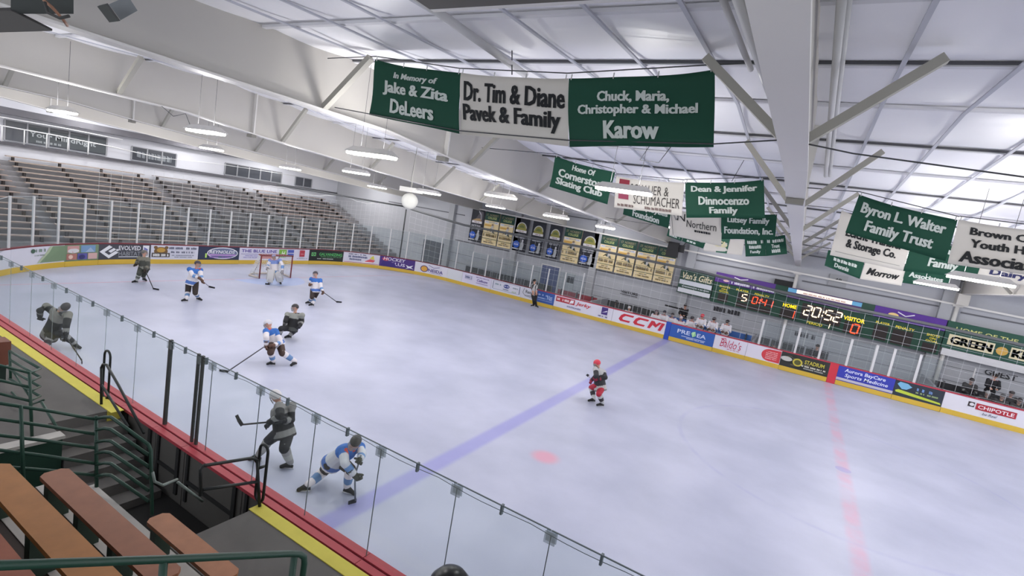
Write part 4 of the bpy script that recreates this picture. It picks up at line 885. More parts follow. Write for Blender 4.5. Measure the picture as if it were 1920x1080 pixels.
# loudspeakers, boxes and the heater
c = at(768, 377, d=20); t = thing('round_loudspeaker', tuple(c), 'round white loudspeaker hanging below a small white box', 'loudspeaker')
ax = (CAM-c).normalized(); m = MB(); m.lathe(c, [(.02,.16),(.2,.15),(.3,.1),(.32,.0),(.28,-.12),(.1,-.2)], C((196,196,190), .6), 24, ax); obj('horn', m, t)
m = MB(); m.box((c.x-.42, c.y-.2, c.z+.34), (c.x+.42, c.y+.2, c.z+.52), C((216,214,208), .5)); obj('bracket_box', m, t); m = MB(); m.tube([c+Vector((0,0,.3)), Vector((c.x, c.y, roof_z(c.y)-.1))], .02, C((180,178,172), .5), 6); obj('hanger', m, t)
c = at(1263, 468, y=27.3); t = thing('loudspeaker', tuple(c), 'black loudspeaker beside the last yellow wall banner', 'loudspeaker')
m = MB(); m.hexa([(c.x-.36, c.y-.3, c.z-.45), (c.x+.36, c.y-.3, c.z-.45), (c.x+.28, c.y+.25, c.z-.45), (c.x-.28, c.y+.25, c.z-.45)], [(c.x-.3, c.y-.3, c.z+.45), (c.x+.3, c.y-.3, c.z+.45), (c.x+.24, c.y+.25, c.z+.45), (c.x-.24, c.y+.25, c.z+.45)], C((46,46,48), .6)); obj('cabinet', m, t)
m = MB(); m.box((c.x+.3, c.y-.05, c.z-.1), (c.x+.62, c.y+.05, c.z+.35), C((50,50,52), .6)); m.tube([(c.x+.5, c.y, c.z+.3), (c.x+.5, 28, c.z+.55)], .03, C((60,60,62), .5), 6); obj('bracket', m, t)
t = thing('unit_heater', tuple(at(70, 30, d=4.2)), 'dark grey heater box hanging at the top left corner', 'heater')
def dbox(x0, y0, x1, y1, d, dd, m, b=None):
    b = b or MB(); q = [(x0,y1),(x1,y1),(x1,y0),(x0,y0)]
    return b.hexa([at(*p, d=d) for p in q], [at(*p, d=d+dd) for p in q], m)
DG = C((84,86,84), .7)
obj('case', dbox(20, -40, 138, 26, 4.2, .6, C((54,58,56), .6)), t)
b = MB(); b.hexa([at(*p, d=4.0) for p in ((-40,62),(98,58),(20,20),(-40,22))], [at(*p, d=4.5) for p in ((-40,58),(98,54),(20,14),(-40,16))], C((74,72,70), .7)); obj('deflector', b, t)
b = MB(); b.hexa([at(*p, d=4.1) for p in ((205,42),(222,40),(198,8),(182,12))], [at(*p, d=4.2) for p in ((208,41),(226,39),(202,6),(186,10))], C((66,68,66), .6)); b.hexa([at(*p, d=4.3) for p in ((226,38),(258,20),(240,-8),(204,8))], [at(*p, d=4.34) for p in ((226,38),(258,20),(240,-8),(204,8))], C((116,120,122), .6)); obj('louvre', b, t)
b = MB(); b.tube([at(82, 0, d=4.1), at(98, 14, d=4.1), at(118, 36, d=4.15), at(126, 48, d=4.3)], .012, C((150,110,88), .6), 6); obj('power_cord', b, t)
b = MB(); b.tube([at(84, 4, d=4.05), at(90, 24, d=4.05), at(112, 34, d=4.05), at(130, 30, d=4.05)], .012, C((60,60,58), .6), 6); obj('gas_hose', b, t)
t = thing('junction_box', tuple(at(497, 20, x=20.1)), 'small dark box on the beam at the top of the picture', 'box'); obj('case', dbox(488, 4, 507, 33, 7.6, .14, C((74,72,74), .6)), t)
b = MB(); b.tube([at(500, 4, d=7.66), at(503, -12, d=7.66)], .03, C((90,88,90), .6), 6); obj('conduit', b, t)

# ------------------------------------------------------------------ stand furniture
RG2 = C((36,66,54), .4); RK = C((30,34,33), .4)
def bench(x0, x1, y0, y1, z, rgb, label, zf):
    t = thing('bench', ((x0+x1)/2, (y0+y1)/2, zf), label, 'bench', 'wooden benches of the near stand')
    m = MB(); w = mat('bench_%02x' % rgb[1], rgb, .55, var=.22, scale=7, bump=.08); c = .05
    P = [(x0,y0+c),(x0+c,y0),(x1-c,y0),(x1,y0+c),(x1,y1-c),(x1-c,y1),(x0+c,y1),(x0,y1-c)]
    m.add([(a, b, z-.045) for a, b in P]+[(a, b, z) for a, b in P], [tuple(range(8))[::-1], tuple(range(8, 16))]+[(i, (i+1) % 8, 8+(i+1) % 8, 8+i) for i in range(8)], w); obj('plank', m, t)
    n = max(2, int((x1-x0)/.75)+1)
    for i in range(n):
        x = x0+.12+(x1-x0-.24)*i/(n-1); m = MB(); m.box((x-.05, y0+.03, zf), (x+.05, y1-.03, z-.045), C((40,54,44), .6)); obj('support', m, t)
bench(21.86, 23.27, -1.84, -1.61, 1.55, (154,102,70), 'short orange-brown bench nearest the ice on the near stand', 1.12)
bench(21.15, 23.45, -2.53, -2.29, 2.05, (138,88,62), 'long reddish-brown bench, second row up on the near stand', 1.6)
bench(21.62, 23.85, -3.13, -2.9, 2.52, (164,110,58), 'golden-brown bench, third row up on the near stand', 2.06)
p = at(0, 1012, z=2.97); q = at(62, 1080, z=2.97); bench(min(p.x, 22.2), q.x+.12, p.y-.22, p.y+.02, 2.97, (138,80,58), 'dark red-brown bench at the bottom left, fourth row up', 2.54)
def rail(name, label, rm, tubes, r=.021):
    """tubes: (part name, points)"""
    P0 = tubes[0][1][0]; t = thing(name, tuple(P0), label, 'railing')
    for nm, pts in tubes: m = MB(); m.tube(pts, r if nm != 'brace' else r*.8, rm, 8); obj(nm, m, t)
    return t
D = lambda px, py, d: at(px, py, d=d)
tb = [('post', [D(180,780,6.66), D(181,920,6.66)]), ('post', [D(39,760,6.15), D(44,912,6.15)])]
for a, b in ((737,756), (768,786), (799,816), (830,844), (862,875)):
    i = (756,786,816,844,875).index(b); c = (786,814,840,869,891)[i]
    tb.append(('rail', [D(-90, a-3, 5.8), D(0, b, 6.02), D(90, (b+c)/2-1, 6.35), D(179, c, 6.66)]))
for i, (a, b, c) in enumerate(((783,781,834),(804,804,853),(827,826,875),(848,848,897),(869,868,920),(891,890,940))):
    tb.append(('rail', [D(180,a+2,6.66), D(196,a-1,6.62), D(208,b+1,6.6), D(214,b+5,6.58), D(279,c,6.4)]))
tb.append(('post', [D(272,829,6.42), D(279,835,6.4), D(283,845,6.4), D(285,965,6.4)]))
rail('guard_railing', 'green five-bar railing around the stair well beside the benches', RG2, tb)
rail('grab_rail', 'short bent grab rail on the end of the green railing over the stair well', C((120,130,124), .4), [('rail', [D(286,885,6.4), D(290,903,6.4), D(305,910,6.5), D(332,899,6.9)]), ('rail', [D(333,904,6.9), D(380,940,7.3)])], .018)
tb = [('post', [D(482,862,7.0), D(487,955,7.0)]), ('rail', [D(376,930,6.2), D(376,880,6.2), D(382,873,6.22), D(470,859,6.95), D(478,861,7.0), D(483,868,7.0)]), ('rail', [D(380,918,6.22), D(484,903,7.0)]), ('rail', [D(484,878,7.0), D(500,873,7.15)])]
rail('hand_railing', 'black two-bar railing at the right side of the stair well', RK, tb)
def loop(x, y, z0, z1, w, label):
    pts = []
    for i in range(9): a = PI*i/8; pts.append((x-w*math.cos(a), y, z1+w*math.sin(a)))
    for i in range(9): a = PI*i/8; pts.append((x+w*math.cos(a), y, z0-w*math.sin(a)))
    m = MB(); m.tube(pts, .02, RK, 8, closed=True); tag(obj('loop_rail', m), label, 'railing')
loop(21.68, -.32, 1.12, 1.78, .085, 'tall black loop rail standing at the boards right of the stair well')
loop(17.12, -.3, 1.1, 1.78, .11, 'tall black loop rail standing at the boards left of the stair well')
tb = [('post', [D(190,758,9.0), D(190,688,9.0)]), ('rail', [D(190,690,9.0), D(193,683,9.0), D(200,684,8.9), D(222,722,8.6), D(270,812,8.0)]), ('rail', [D(191,722,9.0), D(240,800,8.3)])]
rail('stair_railing', 'black slanting stair rail below the left loop rail', RK, tb)
tb = [('post', [D(55,697,7.6), D(60,818,7.6)]), ('rail', [D(-60,668,7.2), D(0,685,7.4), D(55,699,7.6)]), ('rail', [D(-60,698,7.2), D(0,713,7.4), D(56,726,7.6)]), ('rail', [D(-60,722,7.2), D(0,738,7.4), D(57,752,7.6)]), ('rail', [D(78,754,8.0), D(107,802,7.7)])]
rail('guard_railing', 'dark green railing with one post on the left landing', RG2, tb)
tb = [('post', [D(18,658,9.0), D(20,712,9.0)])]
for y in (658, 674, 692, 710): tb.append(('rail', [D(18,y,9.0), D(75,y+33,8.5)])); tb.append(('brace', [D(75,y+33,8.5), D(56,y+42,7.6)]))
tb += [('brace', [D(20,690,9.0), D(60,750,8.6)]), ('brace', [D(22,735,8.9), D(75,790,8.3)]), ('brace', [D(60,758,8.6), D(82,750,8.2)])]
rail('stair_railing', 'dark green zigzag stair rails behind the left landing railing', RG2, tb, .02)
a = at(0, 1060, x=24.95); b = at(300, 1049, x=25.02); c = at(545, 1038, x=25.1); e = at(570, 1044, x=25.12)
low = Vector((0, 0, -.8))
tb = [('rail', [at(-120,1064,x=24.92), a, b, c, at(562,1039,x=25.11), e, e+Vector((0,.01,-.05)), e+low]), ('post', [at(307,1052,x=25.02), at(307,1052,x=25.02)+low]), ('post', [at(552,1042,x=25.1), at(552,1042,x=25.1)+low])]
rail('hand_railing', 'dark green handrail across the bottom left of the picture', RG2, tb, .02)
t = thing('trash_can', (25.08, -.6, 1.0), 'black domed bin lid at the bottom edge beside the near glass', 'bin')
m = MB(); m.lathe((25.08, -.6, 1.0), [(.17,0),(.2,.7),(.21,.72)], C((30,32,34), .4), 24); obj('bin', m, t)
m = MB(); m.lathe((25.08, -.6, 1.72), [(.22,0),(.225,.05),(.2,.12),(.14,.19),(.06,.225),(.01,.23)], C((18,19,21), .3), 24); obj('lid', m, t)
p = at(4, 676, d=9.2); m = MB(); m.box((p.x-.2, p.y-.1, p.z-.05), (p.x+.12, p.y+.08, p.z+.38), mat('brown_board', (112,66,52), .6, var=.15)); m.box((p.x-.18, p.y-.06, p.z-.6), (p.x+.06, p.y+.04, p.z-.05), C((32,46,40), .6)); tag(obj('bench_end', m), 'upright red-brown bench end at the left frame edge', 'bench')
# ------------------------------------------------------------------ people
def skin(verts, edges, radii, level=1):
    """grow one smooth skin around a skeleton; returns vertices, faces"""
    me = bpy.data.meshes.new('skin'); me.from_pydata([tuple(v) for v in verts], edges, []); o = bpy.data.objects.new('skin', me); COL.objects.link(o)
    md = o.modifiers.new('skin', 'SKIN'); md.use_smooth_shade = True
    for i, r in enumerate(radii):
        sv = me.skin_vertices[0].data[i]; sv.radius = r if isinstance(r, tuple) else (r, r); sv.use_root = (i == 0)
    if level: sb = o.modifiers.new('sub', 'SUBSURF'); sb.levels = level; sb.render_levels = level
    e = bpy.data.meshes.new_from_object(o.evaluated_get(bpy.context.evaluated_depsgraph_get()))
    V = [v.co.copy() for v in e.vertices]; F = [tuple(p.vertices) for p in e.polygons]
    bpy.data.objects.remove(o); bpy.data.meshes.remove(me); bpy.data.meshes.remove(e)
    return V, F
def fuse(mb, voxel=.022, it=3):
    """melts overlapping solids into one smooth surface"""
    me = bpy.data.meshes.new('fuse'); me.from_pydata([tuple(v) for v in mb.v], [], mb.f); o = bpy.data.objects.new('fuse', me); COL.objects.link(o)
    r = o.modifiers.new('r', 'REMESH'); r.mode = 'VOXEL'; r.voxel_size = voxel; q = o.modifiers.new('s', 'SMOOTH'); q.iterations = it; q.factor = .5
    e = bpy.data.meshes.new_from_object(o.evaluated_get(bpy.context.evaluated_depsgraph_get()))
    V = [v.co.copy() for v in e.vertices]; F = [tuple(p.vertices) for p in e.polygons]
    bpy.data.objects.remove(o); bpy.data.meshes.remove(me); bpy.data.meshes.remove(e)
    return V, F
def loft(mb, cs, ax, rx, ry, n=14):
    """closed elliptical loft along the points cs, wide along ax"""
    V = []
    for i, c in enumerate(cs):
        t = (cs[min(i+1, len(cs)-1)]-cs[max(i-1, 0)]).normalized(); u = (ax-t*ax.dot(t)).normalized(); w = t.cross(u)
        V += [c+u*rx[i]*math.cos(2*PI*j/n)+w*ry[i]*math.sin(2*PI*j/n) for j in range(n)]
    k = len(cs); F = [(i*n+j, i*n+(j+1) % n, (i+1)*n+(j+1) % n, (i+1)*n+j) for i in range(k-1) for j in range(n)]+[tuple(range(n))[::-1], tuple((k-1)*n+j for j in range(n))]
    mb.add(V, F, SKIN)
def limb(mb, pts, rs):
    mb.tube(pts, rs, SKIN, 10)
    for p, r in zip(pts, rs): mb.ball(p, r*.98, SKIN, 10, 8)
def shaded(mb, V, F, bones, pick):
    """adds a fused skin, each face coloured by the bone it lies along: pick(bone name, t, centre) -> material"""
    base = len(mb.v); mb.v += V
    for f in F:
        c = sum((V[i] for i in f), Vector())/len(f); best = None
        for nm, a, b, r in bones:
            ab = b-a; t = (c-a).dot(ab)/max(ab.length_squared, 1e-6); tc = max(0, min(1, t)); dd = (c-(a+ab*tc)).length-r
            if best is None or dd < best[0]: best = (dd, nm, t)
        mb.f.append([base+i for i in f]); mb.m.append(mb.mi(pick(best[1], best[2], c))); mb.sm.append(True)
def cl(r, g, b, ro=.75): return C((r, g, b), ro)
SKIN = cl(198,152,132,.6)
TEAM = {
 'w': dict(yoke=cl(58,108,182), body=cl(222,216,218), band=cl(84,118,186), hem=cl(226,222,224), cuff=cl(110,146,196), collar=cl(196,84,76), pants=cl(58,50,48), sock=cl(222,216,218), sockb=cl(104,136,178), glove=cl(104,78,66), helmet=cl(70,66,74,.4)),
 'b': dict(yoke=cl(126,124,118), body=cl(38,38,40), band=cl(130,130,128), hem=cl(44,44,46), cuff=cl(132,132,130), collar=cl(50,50,52), pants=cl(40,40,44), sock=cl(150,150,150), sockb=cl(52,52,56), glove=cl(44,44,48), helmet=cl(58,54,56,.4)),
 'g': dict(yoke=cl(120,118,106), body=cl(74,76,70), band=cl(140,140,130), hem=cl(60,64,58), cuff=cl(120,116,104), collar=cl(60,60,58), pants=cl(62,66,60), sock=cl(172,174,170), sockb=cl(90,94,90), glove=cl(58,50,44), helmet=cl(110,106,102,.4)),
 'r': dict(yoke=cl(176,176,176), body=cl(52,52,56), band=cl(180,176,174), hem=cl(120,116,118), cuff=cl(48,48,52), collar=cl(60,60,64), pants=cl(166,40,58), sock=cl(182,184,184), sockb=cl(60,56,60), glove=cl(140,44,66), helmet=cl(206,66,80,.4)),
 'z': dict(yoke=cl(170,170,170), body=cl(182,180,180), band=cl(150,148,148), hem=cl(90,90,92), cuff=cl(170,168,168), collar=cl(60,60,62), pants=cl(34,34,36), sock=cl(34,34,36), sockb=cl(34,34,36), glove=cl(198,152,132), helmet=cl(28,28,30,.4)),
 'k': dict(yoke=cl(34,34,38), body=cl(32,32,36), band=cl(34,34,38), hem=cl(32,32,36), cuff=cl(32,32,36), collar=cl(200,140,150), pants=cl(30,30,34), sock=cl(30,30,34), sockb=cl(30,30,34), glove=cl(198,152,132), helmet=cl(40,34,32,.6)),
 's': dict(yoke=cl(206,206,210), body=cl(206,204,208), band=cl(196,196,202), hem=cl(200,200,206), cuff=cl(200,200,204), collar=cl(90,90,96), pants=cl(60,60,66), sock=cl(60,60,66), sockb=cl(60,60,66), glove=cl(198,152,132), helmet=cl(60,52,50,.6)),
}
def hand_glove(mb, w, d, across, m, s=1.0, curl=.9):
    """a padded hand: palm, four unequal bent fingers and a thumb leaving the side of the palm"""
    d = d.normalized(); across = (across-d*across.dot(d)).normalized(); n = d.cross(across)
    pv = [w-d*.05*s, w+d*.02*s, w+d*.075*s]; V, F = skin(pv, [(0,1),(1,2)], [(.045*s,.05*s), (.04*s,.05*s), (.03*s,.048*s)], 1)
    mb.add(V, F, m, True)
    for i, (off, L) in enumerate(((-.036,.058),(-.012,.07),(.012,.066),(.036,.05))):
        a = w+d*.075*s+across*off*s; b = a+(d*.55+n*.5*curl)*L*.6*s; c = b+(d*.05+n*curl)*L*.6*s-d*.02*s
        mb.tube([a-d*.02*s, a, b, c], [.013*s,.014*s,.013*s,.010*s], m, 6)
    a = w+across*-.045*s+d*.01*s; b = a-across*.025*s+d*.035*s+n*.02*s; c = b+d*.03*s+n*.03*s+across*.012*s
    mb.tube([a, b, c], [.016*s,.015*s,.011*s], m, 6)
def figure(label, J, team, face, cat='person', group=None, cage=True, level=1, legs=True, skates=True, helm=None, over=None, pads=False, name='person'):
    K = dict(TEAM[team]);
    if over: K.update(over)
    if helm: K['helmet'] = helm
    fd = Vector((face[0], face[1], face[2] if len(face) > 2 else 0)).normalized()
    up = (J['head']-J['neck']).normalized(); side = fd.cross(up).normalized(); fd = up.cross(side).normalized()*1.0
    base = Vector((J['pelvis'].x, J['pelvis'].y, J.get('floor', 0.0)))
    t = thing(name, tuple(base), label, cat, group)
    for s in 'LR':
        if 'hip'+s not in J: 
            ax = J['shR']-J['shL']; ax.z *= .4; ax = ax.normalized(); J['hip'+s] = J['pelvis']+ax*(.1 if s == 'R' else -.1)-Vector((0,0,.03))
    vx = .0125 if level > 1 else .018 if cat == 'person' and group == PLAYERS else .026
    ax = J['shR']-J['shL']; ax = ax.normalized() if ax.length > .05 else side
    sp = (J['neck']-J['pelvis']); L = sp.length; sp = sp.normalized(); at_ = lambda q: J['pelvis']+sp*(L*q)
    # body: one continuous skin from head to ankles
    b = MB(); loft(b, [at_(-.12), at_(0), at_(.3), at_(.62), at_(.88), at_(.97)], ax, [.1, .13, .115, .14, .1, .05], [.08, .1, .085, .1, .08, .05]); limb(b, [at_(.9), J['neck'], J['head']-up*.04], [.056, .054, .056]); b.ball(J['head'], (.08, .08, .1), SKIN)
    for s in 'LR':
        limb(b, [at_(.8), J['sh'+s], J['el'+s], J['ha'+s]], [.06, .06, .044, .034])
        if legs: limb(b, [J['hip'+s], J['kn'+s], J['an'+s]], [.085, .06, .045])
    V, F = fuse(b, .022, 2); mb = MB(); mb.add(V, F, SKIN, True)
    H = J['head']
    R3 = Matrix((side, fd, up)).transposed()
    mb.ball(H+up*.01, (.078, .095, .115), SKIN, 14, 10, R3)
    mb.ball(H+fd*.098-up*.01, (.014, .02, .022), SKIN, 8, 6, R3)
    for q in (-1, 1):
        mb.ball(H+fd*.085+side*q*.032+up*.012, (.014, .008, .009), cl(40,34,32), 8, 5, R3); mb.ball(H+side*q*.08, (.012, .022, .03), SKIN, 8, 6, R3)
    mb.ball(H+fd*.086-up*.055, (.026, .008, .008), cl(150,84,80), 8, 5, R3)
    obj('body', mb, t)
    # jersey
    k = 1.1 if skates and team != 'z' else .95; hem = at_(-.3 if skates and team != 'z' else -.16)
    b = MB(); loft(b, [hem, at_(-.1), at_(.15), at_(.4), at_(.66), at_(.84), at_(.95)], ax, [v*k for v in (.208, .203, .187, .178, .19, .17, .075)], [v*k for v in (.172, .166, .15, .138, .145, .12, .07)])
    bones = [('torso', hem, J['neck'], .15*k)]
    for s in 'LR':
        limb(b, [at_(.76), J['sh'+s], J['el'+s], J['el'+s].lerp(J['ha'+s], .8)], [.105*k, .09*k, .075*k, .062*k])
        bones += [('upper', J['sh'+s], J['el'+s], .09*k), ('fore', J['el'+s], J['ha'+s], .07*k)]
    V, F = fuse(b, vx, 3)
    stripes = team == 'z'
    def pick(b, q, c):
        if stripes and b in ('torso', 'upper'): return cl(40,40,42) if math.sin(((c-J['pelvis']).dot(side)+ (0.0 if b == 'torso' else .03))*52) > 0 else K['body']
        if b == 'torso': return K['hem'] if q < .07 else K['band'] if q < .25 else K['body'] if q < .7 else K['yoke'] if q < .98 else K['collar']
        if b == 'upper': return K['yoke'] if q < .42 else K['body']
        return K['cuff'] if .15 < q < .6 else K['body']
    mb = MB(); shaded(mb, V, F, bones, pick)
    if K['collar'] and not stripes:   # V neck
        n0 = J['neck']-up*.02; mb.tube([n0+side*.085-fd*.0, n0+fd*.1-up*.09, n0-side*.085], .016, K['collar'], 6)
    obj('jersey', mb, t)
    if legs:
        b = MB(); loft(b, [at_(-.2), at_(-.06), at_(.1)], ax, [.15*k, .16*k, .145*k], [.12*k, .13*k, .115*k])
        for s in 'LR':
            hip, kn = J['hip'+s], J['kn'+s]; q = (kn-hip).normalized()
            if skates and team != 'z': limb(b, [hip, hip.lerp(kn, .5), kn+q*.03], [.122, .113, .098])
            else: limb(b, [hip, kn, J['an'+s]+Vector((0,0,.02))], [.11, .085, .07])
        V, F = fuse(b, vx, 3); mb = MB(); mb.add(V, F, K['pants'], True); obj('pants', mb, t)
        for s in 'LR':
            if skates and team != 'z':
                k, a = J['kn'+s], J['an'+s]; b = MB(); limb(b, [k, k.lerp(a, .3), k.lerp(a, .65), a+Vector((0,0,.02))], [.1, .092, .08, .062]); V, F = fuse(b, vx, 2)
                mb = MB(); shaded(mb, V, F, [('s', k, a, .08)], lambda b, q, c: K['sockb'] if .38 < q < .72 else K['sock']); obj('sock', mb, t)
            a = J['an'+s]; toe = J['toe'+s]; d = (toe-a); d.z = min(d.z, 0)
            L = d.normalized() if d.length > .01 else fd
            flat = Vector((L.x, L.y, 0)).normalized() if (abs(L.x)+abs(L.y)) > .02 else fd
            zb = -.075 if skates else -.05
            V, F = skin([a+Vector((0,0,.07)), a-Vector((0,0,.0)), a+L*.0+flat*.09+Vector((0,0,zb+.02)), a+L*.05+flat*.155+Vector((0,0,zb+.01))], [(0,1),(1,2),(2,3)], [.06, .058, .045, .036], level)
            mb = MB(); mb.add(V, F, cl(34,34,36,.4), True); mb.tube([a+Vector((0,0,zb+.015))-flat*.055, a+flat*.16+Vector((0,0,zb+.0))], .03, cl(34,34,36,.4), 8); sk = obj('skate' if skates else 'shoe', mb, t)
            if skates:
                mb = MB(); mb.bar(a-flat*.07+Vector((0,0,zb-.035)), a+flat*.19+Vector((0,0,zb-.035)), .012, .03, C((206,208,212), .25)); mb.bar(a-flat*.04+Vector((0,0,zb-.01)), a+flat*.02+Vector((0,0,zb-.01)), .03, .035, WHITE); mb.bar(a+flat*.09+Vector((0,0,zb-.01)), a+flat*.15+Vector((0,0,zb-.01)), .03, .035, WHITE); obj('blade', mb, sk)
        if pads:
            for s in 'LR':
                k, a = J['kn'+s], J['an'+s]; ax = (k-a).normalized(); pf = fd; w = ax.cross(pf).normalized(); mb = MB(); P = lambda u, v, e: a+ax*u+w*v+pf*e
                mb.hexa([P(-.06,-.14,.06), P(-.06,.14,.06), P(-.06,.14,.15), P(-.06,-.14,.15)], [P(.68,-.15,.06), P(.68,.15,.06), P(.68,.13,.15), P(.68,-.13,.15)], cl(220,218,214)); mb.tube([P(.1,-.15,.1), P(.68,-.15,.1)], .03, cl(196,192,186), 6); mb.tube([P(.1,.15,.1), P(.68,.15,.1)], .03, cl(196,192,186), 6); obj('leg_pad', mb, t)
    # helmet or hair
    mb = MB(); hv = MB(); hv.ball((0,0,0), (.098, .122, .11), K['helmet'], 16, 12, None)
    keep = [i for i, f in enumerate(hv.f) if all(hv.v[j].z > (-.005 if hv.v[j].y > .03 else -.075) for j in f)]
    mb.add([H+up*.035+R3 @ v for v in hv.v], [hv.f[i] for i in keep], K['helmet'], True)
    ho = obj('helmet' if cage else 'cap', mb, t)
    if cage:
        mb = MB()
        el = lambda a, z: H+side*(.094*math.sin(a))+fd*(.132*math.cos(a)*(1-.25*max(0, -z-.06)/.06))+up*z
        for q in range(-3, 4): mb.tube([el(q*.36, z) for z in (.03, -.01, -.05, -.09, -.115)], .0045, C((150,152,156), .3), 5)
        for z in (.02, -.03, -.075, -.112): mb.tube([el(-1.35+2.7*i/12, z) for i in range(13)], .0045, C((150,152,156), .3), 5)
        obj('face_cage', mb, ho)
    for s in 'LR':
        d = J['ha'+s]-J['el'+s]; mb = MB(); hand_glove(mb, J['ha'+s], d, side if s == 'L' else -side, K['glove'], 1.35 if skates else .9)
        if skates: mb.tube([J['ha'+s]-d.normalized()*.14, J['ha'+s]-d.normalized()*.03], [.07, .058], K['glove'], 10)
        obj('glove' if skates else 'hand', mb, t)
    return t
def stick(pts, label, blade, m=None, tip=None):
    """shaft through pts, blade from the last point to `blade`"""
    t = thing('hockey_stick', tuple(pts[-1]), label, 'hockey stick', 'hockey sticks in play')
    b = MB(); b.tube([p for p in pts], .017, m or cl(44,42,44,.4), 6); obj('shaft', b, t)
    b = MB(); q = pts[-1]; e = blade; b.bar(q-(e-q).normalized()*.02, q.lerp(e, .5)+Vector((.0,0,0)), .014, .075, cl(34,34,36,.5)); b.bar(q.lerp(e, .48), e+Vector((.012,.012,.0)), .014, .07, cl(34,34,36,.5)); obj('blade', b, t)
def depth(p): return (p-CAM).dot(FWD)
def solve(pj, feet, lens=1.0, pdd=0.0):
    """places every joint on its sight line, limbs kept at human length"""
    J = {}; ds = []
    for s, (px, py, mode) in feet.items():
        g = at(px, py, z=0) if mode is None else at(px, py, d=mode); J['an'+s] = g+Vector((0, 0, .115)); ds.append(depth(g))
    D0 = sum(ds)/len(ds)+pdd; J['D0'] = D0
    for k in ('pelvis', 'neck', 'head', 'shL', 'shR'):
        v = pj[k]; J[k] = at(v[0], v[1], d=D0+(v[2] if len(v) > 2 else 0))
    ax = (J['shR']-J['shL']); ax.z *= .3; ax = ax.normalized()
    J['hipL'] = J['pelvis']-ax*.11-Vector((0,0,.04)); J['hipR'] = J['pelvis']+ax*.11-Vector((0,0,.04))
    def search(px, py, a, la, b, lb, pref):
        best = None
        for i in range(-70, 71):
            d = pref+i*.01; p = at(px, py, d=d); e = ((p-a).length-la)**2+(((p-b).length-lb)**2 if b is not None else 0)+.06*(d-pref)**2
            if best is None or e < best[0]: best = (e, p)
        return best[1]
    for s in 'LR':
        v = pj['kn'+s]; J['kn'+s] = search(v[0], v[1], J['hip'+s], .43*lens, J['an'+s], .42*lens, (depth(J['hip'+s])+depth(J['an'+s]))/2+(v[2] if len(v) > 2 else -.1))
        v = pj['ha'+s]; h = at(v[0], v[1], d=D0+(v[2] if len(v) > 2 else -.25)); J['ha'+s] = h
        v = pj['el'+s]; J['el'+s] = search(v[0], v[1], J['sh'+s], .3*lens, h, .27*lens, (depth(J['sh'+s])+depth(h))/2+(v[2] if len(v) > 2 else 0))
        v = pj['toe'+s]; g = at(v[0], v[1], d=depth(J['an'+s])+(v[2] if len(v) > 2 else 0)); J['toe'+s] = g
    return J
def crop(x0, y0, k): return lambda *v: (x0+v[0]/k, y0+v[1]/k)+tuple(v[2:])
PLAYERS = 'skaters on the ice'

# skater in black bent low by the near boards
c = crop(40, 550, 8.306)
J = solve(dict(head=c(678,215,-.25), neck=c(610,265,-.15), shL=c(390,200,.05), shR=c(735,330,-.2), pelvis=c(470,590,.1), knL=c(450,690), knR=c(650,640,-.2), elL=c(290,270), elR=c(700,500,-.3), haL=c(290,370,-.1), haR=c(690,665,-.35), toeL=c(330,760), toeR=c(930,860)),
          dict(L=(84, 660, None), R=c(830,850)+(None,)))
figure('person in black jersey bent low with a stick beside the near boards at far left', J, 'b', (.75,-.75,-.45), group=PLAYERS)
h = J['haR']; e = at(*c(940,1045)[:2], d=depth(J['haR'])-.3); stick([h+(h-e).normalized()*.25, h, e], 'dark stick held low by the skater beside the near boards', e+Vector((.12,-.05,-.02)))
# skater in grey, far left
c = crop(230, 450, 8.306)
J = solve(dict(head=c(338,205), neck=c(335,262), shL=c(262,285), shR=c(392,300), pelvis=c(335,420), knL=c(258,525), knR=c(325,540,.1), elL=c(225,345), elR=c(395,400), haL=c(212,378), haR=c(350,470,-.25), toeL=c(170,690), toeR=c(350,640)),
          dict(L=c(215,670)+(None,), R=c(325,630)+(None,)))
figure('person in grey-green jersey skating away in front of the charcoal board', J, 'g', (.3,.8), group=PLAYERS)
h = J['haR']; e = at(*c(478,758), z=.03); stick([h+(h-e).normalized()*.3, h, e], 'dark stick of the skater in front of the charcoal board', e+Vector((.2,.1,0)))
# white skater left of the goal
J = solve(dict(head=c(1165,375), neck=c(1150,435), shL=c(1040,455,-.1), shR=c(1215,470,.1), pelvis=c(1085,640), knL=c(1015,815), knR=c(1130,815), elL=c(1080,550,-.2), elR=c(1215,540,.1), haL=c(1185,590,-.25), haR=c(1240,635,-.15), toeL=c(955,960), toeR=c(1215,925)),
          dict(L=c(990,960)+(None,), R=c(1170,935)+(None,)))
figure('person in white and blue jersey leaning on a stick left of the goal', J, 'w', (.75,.55), group=PLAYERS)
h = J['haR']; e = at(*c(1345,725), z=.05); stick([J['haL'], h, e], 'pale stick of the white skater left of the goal', e+Vector((.22,.12,-.02)), cl(150,146,158))
# white skater right of the goal
c = crop(440, 460, 8.31)
J = solve(dict(head=c(1260,450), neck=c(1265,505), shL=c(1195,525), shR=c(1335,545), pelvis=c(1260,680), knL=c(1205,800), knR=c(1240,815), elL=c(1168,585), elR=c(1345,650), haL=c(1170,605), haR=c(1375,725), toeL=c(1138,905), toeR=c(1192,945)),
          dict(L=c(1165,910)+(None,), R=c(1215,945)+(None,)))
figure('person in white and blue jersey coasting right of the goal with stick low', J, 'w', (.0,-1,-.1), group=PLAYERS)
h = J['haR']; e = at(*c(1588,880), z=.03); stick([h+(h-e).normalized()*.2, h, e], 'thin dark stick reaching right from the skater right of the goal', at(*c(1662,886), z=.03))
